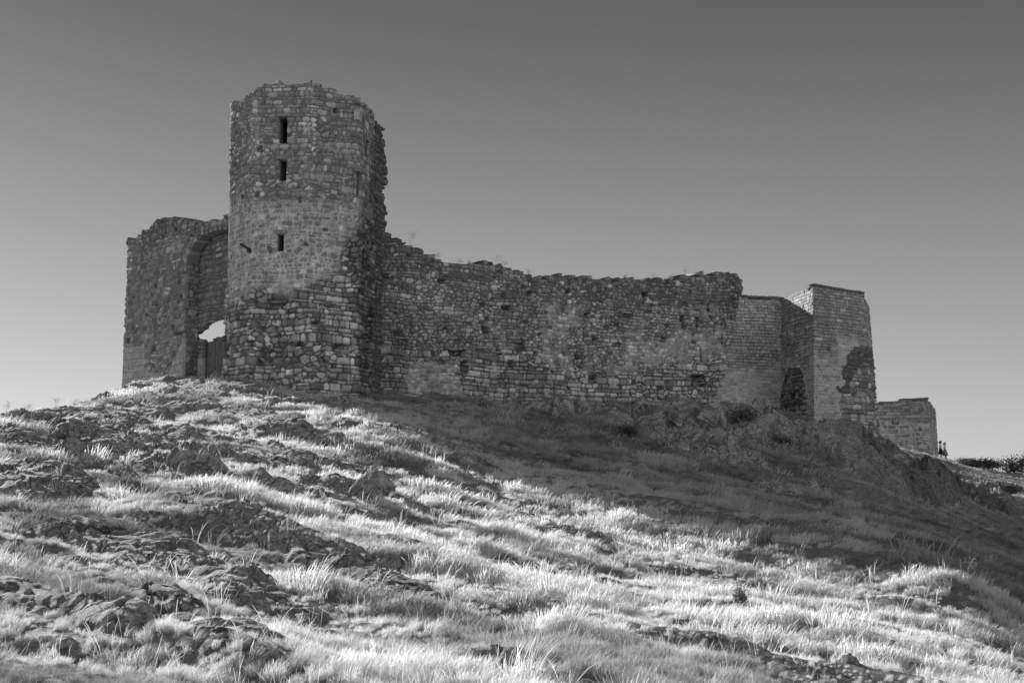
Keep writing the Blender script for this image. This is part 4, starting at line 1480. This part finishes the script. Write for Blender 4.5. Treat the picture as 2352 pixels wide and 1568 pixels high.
# ------------------------------------------------------------------ shrubs and dry weeds
def shrub(label, x, y, w_, h_, seed, mat=None, leaf=.05, n=1600):
    rng = np.random.default_rng(seed); z = gz(x, y)
    root = thing('shrub', label, 'shrub', 'low shrubs on the castle hill', (x, y, z))
    m = MB()
    tips = []
    for k in range(14):
        a = rng.uniform(0, 2 * pi); s_ = rng.uniform(.2, 1)
        t = np.array([cos(a) * w_ * s_ * .8, sin(a) * w_ * s_ * .8, h_ * rng.uniform(.45, 1.0) * (1.1 - .5 * s_)])
        m.tube([(0, 0, -.1), t * .5 + rng.normal(0, .04, 3), t], [.02, .012, .004], 4)
        tips.append(t)
    m.build('stems', M_WEED, root)
    V = []; Q = []
    for k in range(n):
        t = tips[rng.integers(len(tips))]
        c = t * rng.uniform(.55, 1.05) + rng.normal(0, 1, 3) * np.array([w_, w_, h_]) * .17
        c[2] = max(c[2], 0.02)
        a = rng.normal(size=3); a /= np.linalg.norm(a); b = np.cross(a, rng.normal(size=3)); b /= np.linalg.norm(b) + 1e-9
        s_ = leaf * rng.uniform(.5, 1.2); i = len(V)
        V += [c - a * s_, c + b * s_ * .4, c + a * s_, c - b * s_ * .4]; Q.append((i, i + 1, i + 2, i + 3))
    link('foliage', mesh_np('foliage', V, Q), mat or M_BUSH, root)
    return root


SH = [
    (2345, 1098, 2.2, 2.2, 'dark leafy bush cut off by the right edge of the picture', None),
    (2228, 1080, 1.8, .7, 'low scrubby bush on the skyline nearest the small far tower', None),
    (2300, 1135, 2.0, .8, 'low dark bush in the hollow below the bush at the right edge', None),
    (2262, 1092, 2.2, 1.0, 'rounded bush on the skyline left of the bush at the right edge', None),
    (1708, 1012, .8, .7, 'dark bush in the cleft between the pale boulders and dark ones', None),
    (1790, 1022, .8, .6, 'dark bush below the left face of the corner tower', None),
    (1640, 962, .8, .6, 'dark bush at the foot of the rebuilt wall end', None),
    (1440, 995, .8, .5, 'low dark bush below the upright pale boulder', None),
    (1900, 985, .7, .6, 'low bush at the front foot of the corner tower', None),
    (1100, 1058, .55, .38, 'pale feathery shrub where the tower shadow meets the sunlit grass', M_BUSHP),
    (1590, 1080, .7, .45, 'pale feathery shrub in the shade of the open slope', M_BUSHP),
    (1700, 1400, .16, .38, 'small dark upright shrub alone in the bright grass at lower right', M_BUSHM),
    (290, 1140 + 0, .3, .3, 'dark cushion shrub between rocks on the left slope', None),
]
for i, (px, py, w_, h_, lab, mt) in enumerate(SH):
    x, y = hit_base(px, py)
    if px > 2220 and py < 1100:
        x, y = at(px, py, 118)[:2]
    shrub(lab, x, y, w_, h_, 300 + i, mt, leaf=max(.03, y * .0011), n=2200 if w_ > 1 else 1100)


def weed(label, p, h_, seed, mat=None, r=None):
    rng = np.random.default_rng(seed)
    D = p[1]; r = r or max(.003, D * .00006)
    m = MB()
    for k in range(rng.integers(3, 6)):
        a = rng.uniform(0, 2 * pi); hh = h_ * rng.uniform(.6, 1.0)
        top = np.array([cos(a) * .3 * hh + .12 * hh, sin(a) * .25 * hh, hh])
        m.tube([np.array([0, 0, -.25]), top * .5 + np.array([-.03, 0, .04]), top], [r, r * .9, r * .6], 4)
        for q in range(rng.integers(4, 8)):
            t = rng.uniform(.6, 1.0); b0_ = top * t
            e = b0_ + np.array([rng.normal(0, .22), rng.normal(0, .22), rng.uniform(.08, .3)]) * hh
            m.tube([b0_, e], [r * .6, r * .4], 3)
            for g in range(3):
                c = e + rng.normal(0, .03, 3)
                m.box(c, (r * 1.6, 0, 0), (0, r * 1.6, 0), (0, 0, r * 1.1))
    o = m.build('dry_weed', mat or M_WEED)
    o.location = tuple(p)
    return tag(o, label, 'weed', 'dry weeds on walls and crest')


WE = [(948, 560, PW, .75, 'bushy dry weed on the wall crest nearest the octagonal tower'),
      (1012, 596, PW, .4, 'thin dry weed above the first step of the long wall'),
      (1062, 610, PW, .5, 'dry weed in the dip of the wall crest left of the hump'),
      (1082, 609, PW, .35, 'short dry weed just left of the hump in the wall crest'),
      (1150, 607, PW, .55, 'tall dry weed on the hump of the long wall'),
      (1166, 612, PW, .4, 'dry weed at the right end of the wall hump'),
      (1222, 634, PW, .45, 'dry weed where the long wall levels off'),
      (1360, 640, PW, .25, 'tiny dry weed at the middle of the wall crest'),
      (1440, 641, PW, .3, 'small dry weed on the crest right of middle'),
      (1505, 641, PW, .35, 'dry weed left of the raised right end of the long wall'),
      (1545, 644, PW, .45, 'leaning dry weed beside the step up to the raised right end'),
      (1580, 634, PW, .7, 'tallest dry weed on the raised right end of the long wall'),
      (1612, 632, PW, .3, 'short dry weed near the right corner of the long wall')]
for i, (px, py, path, h_, lab) in enumerate(WE):
    u, z = path.hit(px, py, 0); P, N = path.pos(np.array([u]))
    weed(lab, (P[0][0] - N[0][0] * .3, P[0][1] - N[0][1] * .3, z - .05), h_, 70 + i)
for i, (px, py, D, h_, lab) in enumerate(((12, 952, 46, .35, 'thin dry weed on the skyline at the left edge'), (62, 948, 46, .3, 'dry weed on the left skyline left of the curved grass clump'),
                                          (128, 944, 47, .4, 'dry weed on the left skyline by the curved grass clump'), (165, 942, 47.5, .35, 'dry weed right of the curved grass clump on the left skyline'),
                                          (205, 940, 48, .3, 'dry weed on the left skyline nearest the rock dome'))):
    x, y = at(px, py, D)[:2]
    weed(lab, (x, y, gz(x, y)), h_ + .15, 170 + i)
for i, (px, py, h_, lab) in enumerate(((1733, 1262, .7, 'tall upright dry weed at the shadow edge on the right'), (2218, 1368, .6, 'tall dry stalk rising in front of the dark grass at far right'),
                                       (2330, 1500 + 20, .5, 'dry stalk near the right edge of the bright grass'), (1415, 1170, .45, 'thin dry weed at the middle of the shadow edge'))):
    x, y = hit_base(px, py)
    weed(lab, (x, y, gz(x, y)), h_, 270 + i, leaf_material('pale_weed', .55, .4, attr=False, spread=.2))


# ------------------------------------------------------------------ two people by the small tower
def skin_mesh(name, V, E, Rr, mat, parent, lvl=1):
    me = bpy.data.meshes.new(name); me.from_pydata(V, E, []); me.update()
    o = link(name, me, mat, parent)
    md_ = o.modifiers.new('skin', 'SKIN')
    if not me.skin_vertices:
        print('no skin layer')
    for i, r_ in enumerate(Rr):
        me.skin_vertices[0].data[i].radius = (r_, r_)
    me.skin_vertices[0].data[0].use_root = True
    s_ = o.modifiers.new('sub', 'SUBSURF'); s_.levels = lvl; s_.render_levels = lvl
    return o


def lathe(prof_, n=16, sx=1.0, sy=1.0, lean=0.0):
    V = []; Q = []
    for z, r_, cx in prof_:
        for i in range(n):
            t = 2 * pi * i / n; V.append((cx + r_ * sx * cos(t), r_ * sy * sin(t), z))
    for k in range(len(prof_) - 1):
        for i in range(n):
            j = (i + 1) % n
            Q.append((k * n + i, k * n + j, (k + 1) * n + j, (k + 1) * n + i))
    return V, Q


def person(label, x, y, z, yaw, hair_g, skirt_g, top_g, skin_g, seed):
    root = thing('person', label, 'person', None, (x, y, z)); root.rotation_euler = (0, 0, yaw)
    sk = plain('skin_tone', skin_g, .6)
    # +x is forward; stands leaning back slightly on the wall behind her
    V = [(0, 0, .92), (.0, 0, 1.10), (.01, 0, 1.28), (.03, 0, 1.42), (.06, 0, 1.52), (.075, 0, 1.60),
         (.0, .09, .88), (.04, .09, .48), (.03, .09, .08), (.13, .09, .03),
         (.0, -.09, .88), (.07, -.09, .48), (.06, -.09, .08), (.16, -.09, .03),
         (0, .17, 1.36), (-.04, .20, 1.10), (.07, .17, .90), (.11, .14, .84),
         (0, -.17, 1.36), (-.04, -.20, 1.10), (.07, -.17, .90), (.11, -.14, .84), (.15, 0, 1.565)]
    E = [(0, 1), (1, 2), (2, 3), (3, 4), (4, 5), (0, 6), (6, 7), (7, 8), (8, 9), (0, 10), (10, 11), (11, 12), (12, 13),
         (2, 14), (14, 15), (15, 16), (16, 17), (2, 18), (18, 19), (19, 20), (20, 21), (5, 22)]
    R_ = [.12, .11, .13, .05, .075, .085, .085, .055, .038, .03, .085, .055, .038, .03, .05, .042, .03, .025, .05, .042, .03, .025, .018]
    skin_mesh('body', V, E, R_, sk, root, 2)
    # blouse, skirt, hair
    V, Q = lathe([(.96, .13, 0), (1.05, .125, 0), (1.2, .15, .0), (1.33, .175, .0), (1.40, .12, .01), (1.43, .07, .03)], 18, .8, 1.1)
    link('blouse', mesh_np('blouse', V, Q, smooth=True), plain('blouse_cloth', top_g, .8), root)
    for s_ in (-1, 1):
        m_ = MB(); m_.tube([(0, .165 * s_, 1.37), (-.035, .195 * s_, 1.12), (.02, .18 * s_, 1.0)], [.066, .058, .052], 10)
        m_.build('sleeve', plain('sleeve_cloth', top_g, .8), root, True)
    V, Q = lathe([(.42, .27, .03), (.5, .26, .03), (.75, .22, .02), (.95, .155, .0), (1.02, .135, 0)], 20, .9, 1.0)
    link('skirt', mesh_np('skirt', V, Q, smooth=True), plain('skirt_cloth', skirt_g, .85), root)
    V, Q = lathe([(1.44, .03, -.03), (1.46, .085, -.02), (1.55, .115, .01), (1.63, .112, .03), (1.70, .08, .045), (1.73, .02, .05)], 18, 1.0, .95)
    V = [(vx - (.05 if vz < 1.66 else .0) if vx < .08 else min(vx, .10), vy, vz) for vx, vy, vz in V]
    link('hair', mesh_np('hair', V, Q, smooth=True), plain('hair_tone', hair_g, .7), root)
    return root


pa = at(2161, 1052, 123.0); pb = at(2171, 1054, 123.4)
pa[2] = gz(pa[0], pa[1]) + .02; pb[2] = gz(pb[0], pb[1]) + .02
person('dark haired woman in white blouse and black skirt against the small tower wall', pa[0], pa[1], pa[2], .1, .02, .02, .7, .3, 1)
person('grey haired woman in white blouse and grey skirt, outer of the two', pb[0], pb[1], pb[2], .0, .16, .17, .75, .3, 2)
